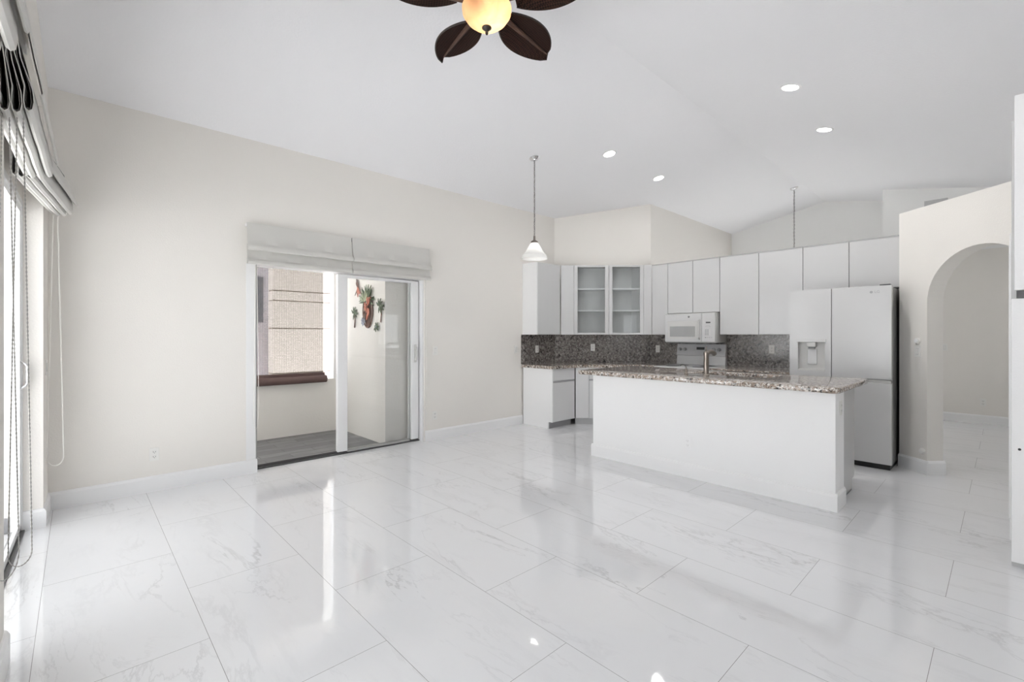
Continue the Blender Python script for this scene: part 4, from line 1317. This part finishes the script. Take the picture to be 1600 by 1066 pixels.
mb = MB(); mb.box(IX1 - IX0 + .02, 5.0 - IX0, 0.0285, 0.0299, 0.0, 0.012); mb.build('kick_shadow_gap', DKGREY, isl)

out_l = rrect(4.125, 5.27, 0.845, 3.33, 0.07)
sx0, sx1, sy0, sy1 = 4.66, 5.05, 1.50, 2.28
in_l = rrect(sx0, sx1, sy0, sy1, 0.05)
mb = MB(); mb.ring(out_l, in_l, 0.931, 0.974)
bmesh.ops.recalc_face_normals(mb.bm, faces=mb.bm.faces)
ee = [e for e in mb.bm.edges if abs(e.verts[0].co.z - e.verts[1].co.z) < 1e-6 and len(e.link_faces) == 2 and abs(abs(e.link_faces[0].normal.z) - abs(e.link_faces[1].normal.z)) > 0.5]
bmesh.ops.bevel(mb.bm, geom=ee, offset=0.010, segments=3, profile=0.5, affect='EDGES')
tag(mb.build('granite_countertop', GRANITE, None, True), 'speckled granite countertop with rounded corners on the white island', 'countertop')
sk = thing('kitchen_sink', 'steel undermount sink let into the island countertop', 'sink', (4.855, 1.89, 0.74))
mb = MB()
lo_, li_ = rrect(-0.207, 0.207, -0.402, 0.402, 0.06), rrect(-0.195, 0.195, -0.39, 0.39, 0.055)
bt = rrect(-0.17, 0.17, -0.36, 0.36, 0.05)
n = len(lo_)
vs = [(x, y, 0.189) for x, y in lo_] + [(x, y, 0.189) for x, y in li_] + [(x, y, 0.01) for x, y in bt]
fs = [(i, (i + 1) % n, n + (i + 1) % n, n + i) for i in range(n)] + [(n + i, n + (i + 1) % n, 2 * n + (i + 1) % n, 2 * n + i) for i in range(n)] + [tuple(range(2 * n, 3 * n))]
mb._add(vs, fs); mb.build('bowl', CHROME, sk, True)
mb = MB(); mb.lathe([(0.001, 0.012), (0.04, 0.012), (0.042, 0.0155), (0.001, 0.0155)], (0, 0, 0), 24); mb.build('drain', GREY, sk, True)

fa = thing('kitchen_faucet', 'brushed nickel pull out faucet on the island countertop', 'faucet', (4.553, 2.03, 0.974))
mb = MB(); mb.lathe([(0.001, 0), (0.032, 0), (0.032, 0.006), (0.025, 0.012), (0.024, 0.19), (0.026, 0.20), (0.025, 0.225), (0.012, 0.238), (0.001, 0.24)], (0, 0, 0), 24); mb.build('body', NICKEL, fa, True)
mb = MB(); mb.tube([(0.0, 0, 0.205), (0.04, 0.0, 0.222), (0.10, 0, 0.232), (0.15, 0.0, 0.226), (0.185, 0.0, 0.208)], [0.021, 0.021, 0.021, 0.023, 0.025], 16); sp = mb.build('spray_head', NICKEL, fa, True)
mb = MB(); mb.lathe([(0.001, 0), (0.022, 0), (0.020, -0.012), (0.001, -0.012)], (0.187, 0, 0.207), 16); mb.build('nozzle', DKGREY, sp, True)
mb = MB(); mb.tube([(0.0, 0, 0.225), (0.012, 0.006, 0.25), (0.045, 0.02, 0.262), (0.085, 0.035, 0.285)], [0.012, 0.009, 0.007, 0.005], 8); mb.build('lever', NICKEL, fa, True)
so = thing('soap_dispenser', 'small curved soap dispenser left of the faucet on the island', 'soap dispenser', (4.55, 2.235, 0.974))
mb = MB(); mb.lathe([(0.001, 0), (0.02, 0), (0.02, 0.008), (0.013, 0.014), (0.012, 0.055), (0.001, 0.056)], (0, 0, 0), 20); mb.build('base', NICKEL, so, True)
mb = MB(); mb.tube([(0, 0, 0.05), (0.0, 0.005, 0.078), (0.015, 0.03, 0.092), (0.035, 0.065, 0.092), (0.045, 0.085, 0.082)], [0.008, 0.007, 0.006, 0.006, 0.005], 8); mb.build('spout', PEWTER, so, True)

# ------------------------------------------------------------------ tall cabinet at the right edge
tc_ = thing('tall_cabinet', 'tall white pantry cabinet cut by the right edge of the picture', 'tall cabinet', (4.03, -0.027, 0), FACE_KIT)
mb = MB(); mb.box(0.001, 1.1, 0.022, 0.329, 0.0, 2.64); mb.build('carcass', CAB, tc_)
mb = MB(); mb.box(0.0, 0.55, 0.0, 0.021, 0.03, 1.585, 0.003); d_ = mb.build('door', WALL_I, tc_)
mb = MB(); mb.box(0.555, 1.1, 0.0, 0.021, 0.03, 1.585, 0.003); mb.build('door', WALL_I, tc_)
mb = MB(); mb.lathe([(0.001, -0.004), (0.007, -0.004), (0.007, 0.001), (0.001, 0.001)], (0.032, 0, 0.70), 12, 'y'); mb.build('lock', BLACK, d_, True)
mb = MB(); mb.box(0.012, 0.55, -0.012, 0.021, 1.635, 2.78, 0.003); mb.build('door', WALL_I, tc_)
mb = MB(); mb.box(0.555, 1.1, -0.012, 0.021, 1.635, 2.78, 0.003); mb.build('door', WALL_I, tc_)
mb = MB(); mb.box(0.02, 1.08, 0.004, 0.0215, 1.588, 1.632); mb.build('gap_rail', DKGREY, tc_)
